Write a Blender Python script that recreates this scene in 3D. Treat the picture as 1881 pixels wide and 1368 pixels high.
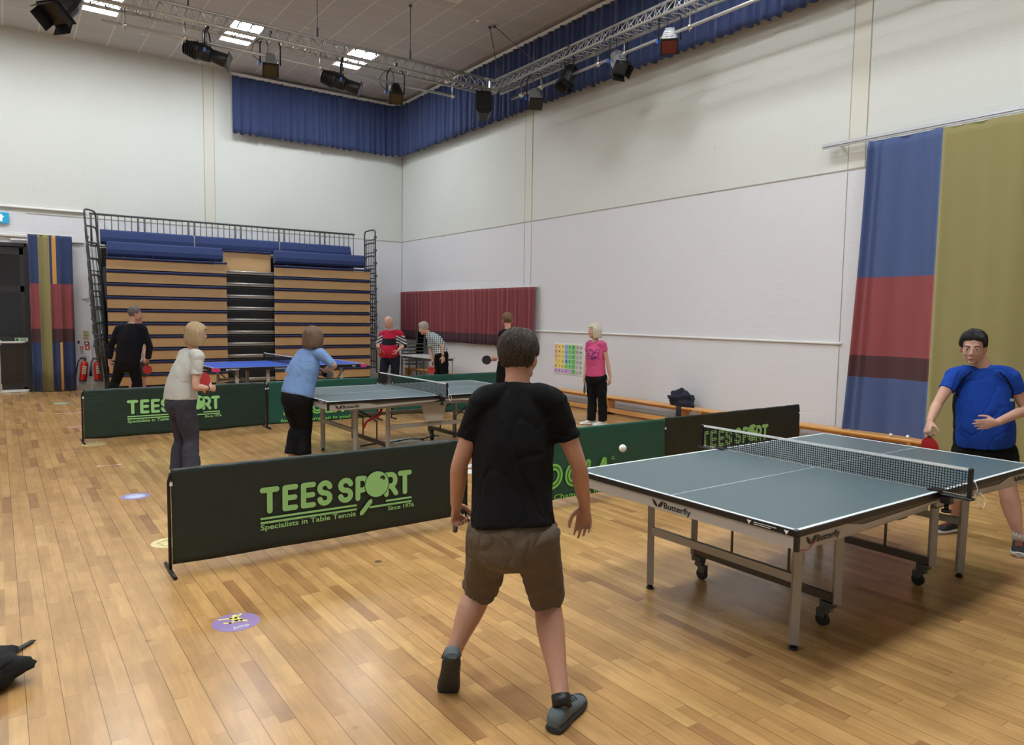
import bpy, math, random
from math import sin, cos, pi, radians
from mathutils import Vector, Matrix, noise
random.seed(4)
V = Vector
scn = bpy.context.scene
for o in list(bpy.data.objects):
    bpy.data.objects.remove(o)
COL = scn.collection

# ------------------------------------------------------------------ camera, world, exposure
FW = V((0.57720899, 0.81281249, -0.07852153)); RR = V((0.81588939, -0.57803748, 0.0141421)); UU = V((0.03397479, 0.07217011, 0.99681352))
cd = bpy.data.cameras.new('camera'); cam = bpy.data.objects.new('camera', cd); COL.objects.link(cam)
cd.sensor_fit = 'HORIZONTAL'; cd.sensor_width = 36.0; cd.lens = 36.0 * 1332.33 / 1881.0
cd.clip_start = 0.05; cd.clip_end = 100
cam.matrix_world = Matrix(((RR.x, UU.x, -FW.x, 0), (RR.y, UU.y, -FW.y, 0), (RR.z, UU.z, -FW.z, 1.70637), (0, 0, 0, 1)))
scn.camera = cam
wd = bpy.data.worlds.new('night'); scn.world = wd; wd.use_nodes = True
wd.node_tree.nodes['Background'].inputs[0].default_value = (0.35, 0.45, 0.6, 1)
wd.node_tree.nodes['Background'].inputs[1].default_value = 0.06
scn.view_settings.view_transform = 'Standard'; scn.view_settings.look = 'None'
scn.view_settings.gamma = 1.0; scn.view_settings.use_curve_mapping = False
scn.view_settings.exposure = -0.10
LIGHT_STRENGTH = 55.0            # emission of the ceiling panels
LIGHT_COL = (0.92, 0.975, 1.0, 1)
XL, XR, YF, YB, HC = -6.5, 8.99, -5.0, 17.854, 7.222     # the hall

# ------------------------------------------------------------------ materials
def lin(c):
    return tuple(((v / 255.0) / 12.92 if v / 255.0 <= 0.04045 else ((v / 255.0 + 0.055) / 1.055) ** 2.4) for v in c) + (1,)
MATS = {}
def mat(name, rgb, rough=0.6, metal=0.0, bump=0.0, bscale=60.0, var=0.0, vscale=5.0, emit=0.0, sheen=0.0, spec=0.5, stretch=None, coat=0.0):
    if name in MATS: return MATS[name]
    m = bpy.data.materials.new(name); m.use_nodes = True; nt = m.node_tree; b = nt.nodes['Principled BSDF']
    c = lin(rgb); b.inputs['Base Color'].default_value = c; b.inputs['Roughness'].default_value = rough
    b.inputs['Metallic'].default_value = metal; b.inputs['Specular IOR Level'].default_value = spec
    if sheen: b.inputs['Sheen Weight'].default_value = sheen
    if coat: b.inputs['Coat Weight'].default_value = coat
    if emit:
        b.inputs['Emission Color'].default_value = c; b.inputs['Emission Strength'].default_value = emit
    if bump or var:
        tc = nt.nodes.new('ShaderNodeTexCoord'); mp = nt.nodes.new('ShaderNodeMapping')
        nt.links.new(tc.outputs['Object'], mp.inputs[0])
        if stretch: mp.inputs['Scale'].default_value = stretch
    if var:
        n = nt.nodes.new('ShaderNodeTexNoise'); n.inputs['Scale'].default_value = vscale; n.inputs['Detail'].default_value = 4
        nt.links.new(mp.outputs[0], n.inputs['Vector'])
        r = nt.nodes.new('ShaderNodeMapRange'); r.inputs[3].default_value = 1 - var; r.inputs[4].default_value = 1 + var
        nt.links.new(n.outputs[0], r.inputs[0])
        h = nt.nodes.new('ShaderNodeVectorMath'); h.operation = 'SCALE'; h.inputs[0].default_value = c[:3]
        nt.links.new(r.outputs[0], h.inputs['Scale']); nt.links.new(h.outputs[0], b.inputs['Base Color'])
    if bump:
        n = nt.nodes.new('ShaderNodeTexNoise'); n.inputs['Scale'].default_value = bscale; n.inputs['Detail'].default_value = 3
        nt.links.new(mp.outputs[0], n.inputs['Vector'])
        bp = nt.nodes.new('ShaderNodeBump'); bp.inputs['Strength'].default_value = bump; bp.inputs['Distance'].default_value = 0.01
        nt.links.new(n.outputs[0], bp.inputs['Height']); nt.links.new(bp.outputs[0], b.inputs['Normal'])
    MATS[name] = m
    return m

class NT:
    def __init__(s, name):
        s.m = bpy.data.materials.new(name); s.m.use_nodes = True; s.nt = s.m.node_tree; s.b = s.nt.nodes['Principled BSDF']
        MATS[name] = s.m
    def n(s, t, **k):
        x = s.nt.nodes.new('ShaderNode' + t)
        for a, b in k.items(): setattr(x, a, b)
        return x
    def l(s, a, b): s.nt.links.new(a, b)
    def val(s, sock, v):
        if isinstance(v, (int, float)): sock.default_value = v
        else: s.l(v, sock)
    def math(s, op, a, b=0.0, c=0.0):
        x = s.n('Math', operation=op); s.val(x.inputs[0], a); s.val(x.inputs[1], b); s.val(x.inputs[2], c); return x.outputs[0]
    def comb(s, x, y, z=0.0):
        c = s.n('CombineXYZ'); s.val(c.inputs[0], x); s.val(c.inputs[1], y); s.val(c.inputs[2], z); return c.outputs[0]
    def mix(s, f, a, b):
        x = s.n('Mix', data_type='RGBA'); s.val(x.inputs[0], f)
        for i, v in ((6, a), (7, b)):
            if isinstance(v, tuple): x.inputs[i].default_value = v
            else: s.l(v, x.inputs[i])
        return x.outputs[2]

def floor_material():
    k = NT('maple_floor'); tc = k.n('TexCoord'); sp = k.n('SeparateXYZ'); k.l(tc.outputs['Object'], sp.inputs[0]); X, Y = sp.outputs[0], sp.outputs[1]
    W = 0.0661
    u = k.math('DIVIDE', k.math('ADD', X, 0.017), W); i = k.math('FLOOR', u); fu = k.math('FRACT', u)
    w1 = k.n('TexWhiteNoise', noise_dimensions='1D'); k.l(i, w1.inputs['W'])
    v = k.math('ADD', k.math('DIVIDE', Y, 0.62), k.math('MULTIPLY', w1.outputs[0], 9.0)); j = k.math('FLOOR', v); fv = k.math('FRACT', v)
    w2 = k.n('TexWhiteNoise', noise_dimensions='2D'); k.l(k.comb(i, j), w2.inputs['Vector'])
    ramp = k.n('ValToRGB'); e = ramp.color_ramp.elements
    e[0].position = 0.0; e[0].color = lin((160, 118, 76)); e[1].position = 1.0; e[1].color = lin((204, 162, 104))
    for p, c in ((0.12, (180, 138, 87)), (0.5, (190, 147, 93)), (0.85, (197, 154, 99))):
        q = e.new(p); q.color = lin(c)
    k.l(w2.outputs[0], ramp.inputs[0])
    g = k.n('TexNoise'); g.inputs['Scale'].default_value = 1.0; g.inputs['Detail'].default_value = 6; g.inputs['Distortion'].default_value = 0.6
    k.l(k.comb(k.math('MULTIPLY', X, 42.0), k.math('ADD', k.math('MULTIPLY', Y, 4.0), k.math('MULTIPLY', w2.outputs[0], 30.0)), w2.outputs[0]), g.inputs['Vector'])
    gr = k.n('MapRange'); gr.inputs[1].default_value = 0.3; gr.inputs[2].default_value = 0.7; gr.inputs[3].default_value = 0.86; gr.inputs[4].default_value = 1.08; k.l(g.outputs[0], gr.inputs[0])
    st = k.n('TexNoise'); st.inputs['Scale'].default_value = 3.1; st.inputs['Detail'].default_value = 4; st.inputs['Roughness'].default_value = 0.55; k.l(tc.outputs['Object'], st.inputs['Vector'])
    sr = k.n('MapRange'); sr.inputs[1].default_value = 0.42; sr.inputs[2].default_value = 0.78; sr.inputs[3].default_value = 1.03; sr.inputs[4].default_value = 0.80; k.l(st.outputs[0], sr.inputs[0])
    kn = k.n('TexVoronoi'); kn.inputs['Scale'].default_value = 2.3; k.l(tc.outputs['Object'], kn.inputs['Vector'])
    kr = k.n('MapRange'); kr.inputs[1].default_value = 0.012; kr.inputs[2].default_value = 0.05; kr.inputs[3].default_value = 0.55; kr.inputs[4].default_value = 1.0; k.l(kn.outputs[0], kr.inputs[0])
    mul = k.math('MULTIPLY', k.math('MULTIPLY', gr.outputs[0], sr.outputs[0]), kr.outputs[0])
    sc = k.n('VectorMath', operation='SCALE'); k.l(ramp.outputs[0], sc.inputs[0]); k.l(mul, sc.inputs['Scale'])
    # seams: a strong one every second strip, faint ones between, end joints
    e2 = k.math('FRACT', k.math('DIVIDE', k.math('ADD', X, 0.017), 2 * W))
    strong = k.math('LESS_THAN', k.math('ABSOLUTE', k.math('SUBTRACT', e2, 0.5)), 0.012)
    weak = k.math('LESS_THAN', k.math('MINIMUM', fu, k.math('SUBTRACT', 1.0, fu)), 0.012)
    end = k.math('LESS_THAN', fv, 0.007)
    s = k.math('MAXIMUM', k.math('MULTIPLY', strong, 0.8), k.math('MAXIMUM', k.math('MULTIPLY', weak, 0.2), k.math('MULTIPLY', end, 0.32)))
    k.l(k.mix(s, sc.outputs[0], lin((84, 56, 34))), k.b.inputs['Base Color'])
    rn = k.n('TexNoise'); rn.inputs['Scale'].default_value = 2.2; rn.inputs['Detail'].default_value = 2; k.l(tc.outputs['Object'], rn.inputs['Vector'])
    rr = k.n('MapRange'); rr.inputs[3].default_value = 0.19; rr.inputs[4].default_value = 0.31; k.l(rn.outputs[0], rr.inputs[0]); k.l(rr.outputs[0], k.b.inputs['Roughness'])
    k.b.inputs['Specular IOR Level'].default_value = 0.5
    bp = k.n('Bump'); bp.inputs['Strength'].default_value = 0.05; bp.inputs['Distance'].default_value = 0.002
    k.l(k.math('SUBTRACT', g.outputs[0], k.math('MULTIPLY', s, 2.0)), bp.inputs['Height']); k.l(bp.outputs[0], k.b.inputs['Normal'])
    return k.m
def wall_material(axis):
    # painted blockwork: creamy above the joint line at 3.63 m, colder white below, recessed cream piers
    k = NT('painted_block_' + axis); tc = k.n('TexCoord'); sp = k.n('SeparateXYZ'); k.l(tc.outputs['Object'], sp.inputs[0])
    U = sp.outputs[0 if axis == 'x' else 1]; Z = sp.outputs[2]
    up = k.math('GREATER_THAN', Z, 3.63)
    col = k.mix(up, lin((216, 216, 221)), lin((211, 214, 209)))
    n = k.n('TexNoise'); n.inputs['Scale'].default_value = 0.9; n.inputs['Detail'].default_value = 5; k.l(tc.outputs['Object'], n.inputs['Vector'])
    r = k.n('MapRange'); r.inputs[3].default_value = 0.965; r.inputs[4].default_value = 1.03; k.l(n.outputs[0], r.inputs[0])
    scuff = k.n('TexNoise'); scuff.inputs['Scale'].default_value = 6.0; scuff.inputs['Detail'].default_value = 8; k.l(tc.outputs['Object'], scuff.inputs['Vector'])
    sr = k.n('MapRange'); sr.inputs[1].default_value = 0.7; sr.inputs[2].default_value = 0.78; sr.inputs[3].default_value = 1.0; sr.inputs[4].default_value = 0.9; k.l(scuff.outputs[0], sr.inputs[0])
    sc = k.n('VectorMath', operation='SCALE'); k.l(col, sc.inputs[0]); k.l(k.math('MULTIPLY', r.outputs[0], sr.outputs[0]), sc.inputs['Scale'])
    k.l(sc.outputs[0], k.b.inputs['Base Color']); k.b.inputs['Roughness'].default_value = 0.7
    br = k.n('TexBrick'); br.inputs['Scale'].default_value = 1.0; br.inputs['Mortar Size'].default_value = 0.006; br.inputs['Brick Width'].default_value = 0.45; br.inputs['Row Height'].default_value = 0.225
    br.inputs['Mortar Smooth'].default_value = 0.6; k.l(k.comb(U, Z), br.inputs['Vector'])
    f = k.n('TexNoise'); f.inputs['Scale'].default_value = 38.0; f.inputs['Detail'].default_value = 4; k.l(tc.outputs['Object'], f.inputs['Vector'])
    hgt = k.math('SUBTRACT', k.math('MULTIPLY', f.outputs[0], 0.8), k.math('MULTIPLY', br.outputs['Fac'], 0.9))
    bp = k.n('Bump'); bp.inputs['Strength'].default_value = 0.28; bp.inputs['Distance'].default_value = 0.006; k.l(hgt, bp.inputs['Height']); k.l(bp.outputs[0], k.b.inputs['Normal'])
    return k.m
def ceiling_material():
    k = NT('ceiling_tiles'); tc = k.n('TexCoord'); sp = k.n('SeparateXYZ'); k.l(tc.outputs['Object'], sp.inputs[0])
    a = k.math('FRACT', k.math('DIVIDE', k.math('ADD', sp.outputs[0], 0.33), 0.6)); b = k.math('FRACT', k.math('DIVIDE', k.math('ADD', sp.outputs[1], 0.19), 0.6))
    la = k.math('LESS_THAN', a, 0.035); lb = k.math('LESS_THAN', b, 0.035)
    w = k.n('TexWhiteNoise', noise_dimensions='2D')
    k.l(k.comb(k.math('FLOOR', k.math('DIVIDE', k.math('ADD', sp.outputs[0], 0.33), 0.6)), k.math('FLOOR', k.math('DIVIDE', k.math('ADD', sp.outputs[1], 0.19), 0.6))), w.inputs['Vector'])
    r = k.n('MapRange'); r.inputs[3].default_value = 0.95; r.inputs[4].default_value = 1.03; k.l(w.outputs[0], r.inputs[0])
    sc = k.n('VectorMath', operation='SCALE'); sc.inputs[0].default_value = lin((188, 184, 180))[:3]; k.l(r.outputs[0], sc.inputs['Scale'])
    k.l(k.mix(k.math('MULTIPLY', k.math('MAXIMUM', la, k.math('MULTIPLY', lb, 0.55)), 0.9), sc.outputs[0], lin((222, 218, 212))), k.b.inputs['Base Color'])
    k.b.inputs['Roughness'].default_value = 0.85
    return k.m
M_FLOOR = floor_material(); M_WX = wall_material('x'); M_WY = wall_material('y'); M_CEIL = ceiling_material()
M_PIER = mat('cream_pier_paint', (212, 211, 200), 0.7, bump=0.15, bscale=40)
M_TRIM = mat('white_gloss_trim', (232, 232, 230), 0.35)
M_GROOVE = mat('joint_shadow_grey', (168, 166, 156), 0.8)
M_BLACK = mat('black_metal', (18, 18, 20), 0.45)
M_DGREY = mat('charcoal_metal', (78, 82, 82), 0.45, metal=0.3)
M_ALU = mat('aluminium', (182, 181, 178), 0.3, metal=0.5, bump=0.05, bscale=30)
M_SILVER = mat('silver_paint', (160, 160, 158), 0.35, metal=0.55, var=0.05)
M_BROWNM = mat('bronze_brown_metal', (84, 76, 68), 0.4, metal=0.4)
M_BLUEF = mat('navy_seat_fabric', (28, 48, 98), 0.8, sheen=0.1, bump=0.2, bscale=300)
M_BLUEC = mat('navy_carpet_nosing', (30, 40, 84), 0.8)
M_WOODP = mat('beech_panel', (206, 168, 118), 0.45, var=0.06, vscale=4, stretch=(1, 6, 14))
M_DARK = mat('dark_void_metal', (14, 13, 14), 0.6)
M_PINE = mat('varnished_pine', (216, 160, 92), 0.35, var=0.1, vscale=5, stretch=(9, 1, 9))
M_WHITE = mat('white_plastic', (235, 235, 232), 0.4)
M_RUBR = mat('red_rubber', (176, 30, 34), 0.5)
M_RUBB = mat('black_rubber', (20, 20, 22), 0.5)

# ------------------------------------------------------------------ mesh builder
def basis(d):
    d = V(d).normalized(); u = V((0, 0, 1)) if abs(d.z) < 0.95 else V((1, 0, 0))
    a = d.cross(u).normalized(); return a, a.cross(d).normalized()
class MB:
    def __init__(s): s.v = []; s.f = []; s.mi = []; s.mats = []; s.cur = 0; s.sm = []
    def use(s, m):
        if m not in s.mats: s.mats.append(m)
        s.cur = s.mats.index(m); return s
    def face(s, idx, smooth=False): s.f.append(tuple(idx)); s.mi.append(s.cur); s.sm.append(smooth)
    def add(s, pts): b = len(s.v); s.v += [tuple(p) for p in pts]; return b
    def box(s, c, d, rot=None, bevel=0.0):
        x, y, z = [k / 2 for k in d]; c = V(c); R = rot if rot else Matrix.Identity(3)
        if not bevel:
            b = s.add([c + R @ V(p) for p in ((-x, -y, -z), (x, -y, -z), (x, y, -z), (-x, y, -z), (-x, -y, z), (x, -y, z), (x, y, z), (-x, y, z))])
            for f in ((0, 3, 2, 1), (4, 5, 6, 7), (0, 1, 5, 4), (1, 2, 6, 5), (2, 3, 7, 6), (3, 0, 4, 7)): s.face([b + i for i in f])
            return s
        e = min(bevel, x * .95, y * .95, z * .95); rings = []
        for zz, k in ((-z, e), (-z + e, 0), (z - e, 0), (z, e)):
            o = [(-x + k, -y + k + (e if not k else 0)), (-x + k + (e if not k else 0), -y + k), (x - k - (e if not k else 0), -y + k), (x - k, -y + k + (e if not k else 0)),
                 (x - k, y - k - (e if not k else 0)), (x - k - (e if not k else 0), y - k), (-x + k + (e if not k else 0), y - k), (-x + k, y - k - (e if not k else 0))]
            rings.append(s.add([c + R @ V((p[0], p[1], zz)) for p in o]))
        for a, b in zip(rings, rings[1:]):
            for i in range(8): j = (i + 1) % 8; s.face((a + i, a + j, b + j, b + i))
        s.face([rings[0] + i for i in range(7, -1, -1)]); s.face([rings[3] + i for i in range(8)])
        return s
    def loft(s, rings, closed=True, cap=True, smooth=True):
        n = len(rings[0]); st = [s.add(r) for r in rings]
        for a, b in zip(st, st[1:]):
            for i in range(n if closed else n - 1):
                j = (i + 1) % n; s.face((a + i, a + j, b + j, b + i), smooth)
        if cap and closed:
            s.face([st[0] + i for i in range(n - 1, -1, -1)], False); s.face([st[-1] + i for i in range(n)], False)
        return s
    def tube(s, pts, r, seg=8, closed=False):
        pts = [V(p) for p in pts]; n = len(pts); rs = r if isinstance(r, (list, tuple)) else [r] * n; rings = []; a = None
        for i, p in enumerate(pts):
            if closed: d = pts[(i + 1) % n] - pts[i - 1]
            else: d = (pts[min(i + 1, n - 1)] - pts[max(i - 1, 0)])
            if d.length < 1e-9: d = V((0, 0, 1))
            d.normalize()
            if a is None: a = basis(d)[0]
            else:
                a = a - d * a.dot(d)
                a = a.normalized() if a.length > 1e-6 else basis(d)[0]
            b = d.cross(a)
            rings.append([p + a * cos(2 * pi * k / seg) * rs[i] + b * sin(2 * pi * k / seg) * rs[i] for k in range(seg)])
        if closed:
            rings.append(rings[0]); return s.loft(rings, cap=False)
        return s.loft(rings, smooth=seg > 4)
    def cyl(s, a, b, r, r2=None, seg=16): return s.tube([a, b], [r, r if r2 is None else r2], seg)
    def ell(s, c, r, R=None, nu=14, nv=9):
        c = V(c); R = R or Matrix.Identity(3); rings = []
        for j in range(1, nv):
            t = pi * j / nv; rings.append([c + R @ V((r[0] * sin(t) * cos(2 * pi * i / nu), r[1] * sin(t) * sin(2 * pi * i / nu), -r[2] * cos(t))) for i in range(nu)])
        s.loft(rings); return s
    def prism(s, poly, h, M=None):            # 2-D outline (x, y) extruded along z by h, then placed by matrix M
        M = M or Matrix.Identity(4); n = len(poly)
        b = s.add([M @ V((p[0], p[1], 0)) for p in poly] + [M @ V((p[0], p[1], h)) for p in poly])
        s.face([b + i for i in range(n - 1, -1, -1)]); s.face([b + n + i for i in range(n)])
        for i in range(n): j = (i + 1) % n; s.face((b + i, b + j, b + n + j, b + n + i))
        return s
    def mesh(s, name):
        me = bpy.data.meshes.new(name); me.from_pydata(s.v, [], s.f); me.update()
        for m in s.mats: me.materials.append(m)
        me.polygons.foreach_set('material_index', s.mi); me.polygons.foreach_set('use_smooth', s.sm)
        return me
    def build(s, name, m=None, parent=None, loc=None):
        if m is not None and not s.mats: s.mats = [m]
        o = bpy.data.objects.new(name, s.mesh(name)); COL.objects.link(o)
        if parent: o.parent = parent
        if loc: o.location = loc
        return o
def tag(o, label=None, cat=None, group=None, kind=None):
    for k, v in (('label', label), ('category', cat), ('group', group), ('kind', kind)):
        if v: o[k] = v
    return o
def empty(name, loc=(0, 0, 0), rz=0.0, label=None, cat=None, group=None):
    o = bpy.data.objects.new(name, None); COL.objects.link(o); o.location = loc; o.rotation_euler = (0, 0, rz); o.empty_display_size = 0.1
    return tag(o, label, cat, group)
def copy_tree(o, parent=None):
    c = o.copy(); COL.objects.link(c); c.parent = parent
    for ch in list(o.children): copy_tree(ch, c)
    return c
def structure(o): o['kind'] = 'structure'; return o
def text_data(txt, size, align='LEFT', bold=0.0):
    cu = bpy.data.curves.new('t', 'FONT'); cu.body = txt; cu.size = size; cu.align_x = align; cu.offset = bold; cu.resolution_u = 3
    o = bpy.data.objects.new('t', cu); COL.objects.link(o)
    dg = bpy.context.evaluated_depsgraph_get(); dg.update()
    me = bpy.data.meshes.new_from_object(o.evaluated_get(dg)); vs = [v.co.copy() for v in me.vertices]; fs = [tuple(p.vertices) for p in me.polygons]
    bpy.data.objects.remove(o); bpy.data.curves.remove(cu); bpy.data.meshes.remove(me)
    return vs, fs
TEXTS = {}
def add_text(mb, txt, M, size, width=None, bold=0.0):   # lettering laid in the x-y plane of M, optionally fitted to a width
    k = (txt, bold)
    if k not in TEXTS: TEXTS[k] = text_data(txt, 1.0, bold=bold)
    vs, fs = TEXTS[k]; w = max(v.x for v in vs) - min(v.x for v in vs); sx = (width / w) if width else size
    x0 = min(v.x for v in vs)
    b = mb.add([M @ V(((v.x - x0) * sx, v.y * size, 0)) for v in vs])
    for f in fs: mb.face([b + i for i in f])
def stroke(mb, pts, w, M, z=0.0, n=8):       # round-ended flat brush stroke along a 2-D polyline
    pts = [V((p[0], p[1])) for p in pts]
    for a, b in zip(pts, pts[1:]):
        d = (b - a); ang = math.atan2(d.y, d.x); out = []
        for k in range(n + 1): t = ang - pi / 2 + pi * k / n; out.append((b.x + w * cos(t), b.y + w * sin(t)))
        for k in range(n + 1): t = ang + pi / 2 + pi * k / n; out.append((a.x + w * cos(t), a.y + w * sin(t)))
        i = mb.add([M @ V((x, y, z)) for x, y in out]); mb.face(range(i, i + len(out)))
def disc(mb, c, rx, ry, M, z=0.0, n=36, ang=0.0):
    i = mb.add([M @ V((c[0] + rx * cos(2 * pi * k / n) * cos(ang) - ry * sin(2 * pi * k / n) * sin(ang), c[1] + rx * cos(2 * pi * k / n) * sin(ang) + ry * sin(2 * pi * k / n) * cos(ang), z)) for k in range(n)]); mb.face(range(i, i + n))
def frame_matrix(o, x, y):                    # plane with origin o, text direction x, up y
    x = V(x).normalized(); y = V(y).normalized(); z = x.cross(y)
    return Matrix(((x.x, y.x, z.x, o[0]), (x.y, y.y, z.y, o[1]), (x.z, y.z, z.z, o[2]), (0, 0, 0, 1)))

# ------------------------------------------------------------------ room shell
DX = 0.56; DZ = 3.02                                        # the exit door opening in the back wall
structure(MB().box(((XL + XR) / 2, (YF + YB) / 2, -0.1), (XR - XL + .4, YB - YF + .4, 0.2)).build('floor', M_FLOOR))
structure(MB().box(((XL + XR) / 2, (YF + YB) / 2, HC + 0.1), (XR - XL + .4, YB - YF + .4, 0.2)).build('ceiling', M_CEIL))
structure(MB().box((XR + .1, (YF + YB) / 2, HC / 2), (0.2, YB - YF + .4, HC)).build('wall_right', M_WY))
structure(MB().box((XL - .1, (YF + YB) / 2, HC / 2), (0.2, YB - YF + .4, HC)).build('wall_left', M_WY))
structure(MB().box(((XL + XR) / 2, YF - .1, HC / 2), (XR - XL, 0.2, HC)).build('wall_front', M_WX))
wb = MB(); wb.box(((DX + XR) / 2, YB + .1, HC / 2), (XR - DX, 0.2, HC)); wb.box(((XL + DX) / 2, YB + .1, (HC + DZ) / 2), (DX - XL, 0.2, HC - DZ)); wb.box(((XL - 1.3) / 2, YB + .1, DZ / 2), (-1.3 - XL, 0.2, DZ))
structure(wb.build('wall_back', M_WX))
# yard behind the door, dark at night
structure(MB().box((-0.4, YB + 3.4, 1.7), (6, 0.2, 3.6)).build('wall_outside', mat('dark_render_outside', (66, 70, 76), 0.8)))
structure(MB().box((-0.4, YB + 1.75, -0.1), (6, 3.1, 0.2)).build('floor_outside', mat('dark_paving', (60, 60, 60), 0.8)))
# door: frame, glazed leaf, push bar
d = MB(); d.box((DX - .03, YB + .03, DZ / 2), (0.06, 0.16, DZ)); d.box((-.37, YB + .03, DZ - .035), (1.8, 0.16, .07)); d.box((-1.27, YB + .03, DZ / 2), (0.06, 0.16, DZ)); d.box((-0.37, YB + .03, DZ / 2), (0.06, 0.14, DZ))
dr = structure(d.build('door_1', mat('dark_grey_door_frame', (52, 52, 54), 0.4, metal=0.3)))
for x0 in (-1.2, -0.3):
    lf = MB()
    for zz, hh in ((.05, .1), (1.06, .13), (2.10, .12), (2.86, .14)): lf.box((x0 + .38, YB + .02, zz + .0), (.8, .05, hh))
    for xx in (x0 + .02, x0 + .76): lf.box((xx, YB + .02, 1.46), (.09, .05, 2.92))
    leaf = lf.build('door_leaf', MATS['dark_grey_door_frame'], dr)
    gm = MATS.get('door_glass')
    if not gm:
        k = NT('door_glass'); k.b.inputs['Base Color'].default_value = (.8, .85, .9, 1); k.b.inputs['Transmission Weight'].default_value = 1.0; k.b.inputs['Roughness'].default_value = 0.02; k.b.inputs['IOR'].default_value = 1.45; gm = k.m
    for za, zb in ((.1, 1.0), (1.12, 2.04), (2.16, 2.79)):
        MB().box((x0 + .39, YB + .02, (za + zb) / 2), (.68, .012, zb - za)).build('glass_pane', gm, leaf)
pb = MB(); pb.tube([(-.28, YB - .01, 1.02), (-.28, YB - .07, 1.02), (.42, YB - .07, 1.02), (.47, YB - .01, 1.02)], .022); pb.tube([(.02, YB - .04, 1.0), (.02, YB - .04, .04)], .014); pb.box((.02, YB - .03, .12), (.05, .04, .12)); pb.box((.02, YB - .04, 1.02), (.07, .06, .1))
pb.build('push_bar', mat('white_push_bar', (206, 206, 204), 0.4), dr)
ps = MB(); ps.box((.40, YB - .075, 1.075), (.22, .004, .075)); s_ = ps.build('push_bar_sign', mat('pale_green_sign', (190, 214, 190), .5), dr)
ps = MB(); ps.box((.325, YB - .0785, 1.075), (.05, .002, .05)); [ps.box((.425, YB - .0785, z_), (.11, .002, .012)) for z_ in (1.088, 1.062)]; ps.build('printing', mat('sign_green', (40, 92, 60), .5), s_)
MB().box((.42, YB - .02, 3.09), (.28, .04, .03)).build('door_closer', M_TRIM, dr)
MB().box((-.30, YB - .012, .03), (1.7, .02, .05)).build('threshold', M_TRIM, dr)
# piers and joint lines in the walls, their thin shadows painted as grey strips
def strip(name, c, dims, m): return structure(MB().box(c, dims).build(name, m))
strip('trim_1', (4.098, YB - .003, 5.43), (.22, .006, 3.58), M_PIER); strip('trim_2', (XR - .003, 12.16, 5.43), (.006, .24, 3.58), M_PIER); strip('trim_3', (XR - .003, 5.155, 5.43), (.006, .225, 3.58), M_PIER)
g = MB()
for xx in (3.987, 4.208): g.box((xx, YB - .004, 5.43), (.012, .008, 3.58))
for yy in (12.04, 12.28, 5.042, 5.268): g.box((XR - .004, yy, 5.43), (.008, .012, 3.58))
for yy in (12.04, 12.28, 5.268): g.box((XR - .004, yy, 1.8), (.006, .008, 3.6))
g.box(((DX + XR) / 2, YB - .004, 3.63), (XR - DX, .008, .014)); g.box((XR - .004, (YF + YB) / 2, 3.63), (.008, YB - YF, .014)); g.box((XR - .008, YB - .008, HC / 2), (.014, .014, HC))
structure(g.build('trim_4', M_GROOVE))
g = MB(); g.box((XR - .015, (5.23 + 11.83) / 2, 1.40), (.03, 6.6, .028), bevel=.006); structure(g.build('trim_5', M_TRIM))
g = MB(); g.box((XR - .012, (2.0 + 17.8) / 2, .05), (.024, 15.8, .1)); structure(g.build('baseboard_right', mat('pale_skirting', (196, 190, 180), .5)))
g = MB(); g.box(((DX + 8.97) / 2, YB - .012, .05), (8.97 - DX, .024, .1)); structure(g.build('baseboard_back', MATS['pale_skirting']))
g = MB(); g.box((-.2, YB - .03, 3.74), (3.6, .05, .045), bevel=.01); g.box((-.4, YB - .03, 3.17), (1.93, .06, .06), bevel=.01); g.box((1.42, YB - .03, 3.12), (.26, .05, .05)); g.box((1.60, YB - .02, 2.35), (.03, .03, .8)); g.box((1.545, YB - .02, 1.95), (.1, .03, .03))
structure(g.build('trim_6', M_TRIM))
# ------------------------------------------------------------------ ceiling lights
M_LAMP = NT('lit_diffuser'); M_LAMP.b.inputs['Emission Color'].default_value = LIGHT_COL; M_LAMP.b.inputs['Emission Strength'].default_value = LIGHT_STRENGTH
M_LAMP = M_LAMP.m
M_UNLIT = mat('unlit_diffuser', (226, 222, 212), .4)
def ceiling_light(lit=True):
    t = empty('ceiling_light')
    f = MB(); f.box((0, 0, -.006), (.6, 1.26, .012)); f.box((0, -.625, -.02), (.6, .02, .03)); f.box((0, .625, -.02), (.6, .02, .03)); f.box((-.29, 0, -.02), (.02, 1.25, .03)); f.box((.29, 0, -.02), (.02, 1.25, .03))
    f.box((0, .07, -.016), (.56, .05, .012)); f.box((0, -.12, -.016), (.56, .05, .012)); f.build('frame', M_TRIM, t)
    for y0, y1 in ((-.59, -.15), (-.09, .04), (.10, .59)):
        MB().box((0, (y0 + y1) / 2, -.015), (.54, y1 - y0, .006)).build('diffuser', M_LAMP if lit else M_UNLIT, t)
    return t
first = {}
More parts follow.
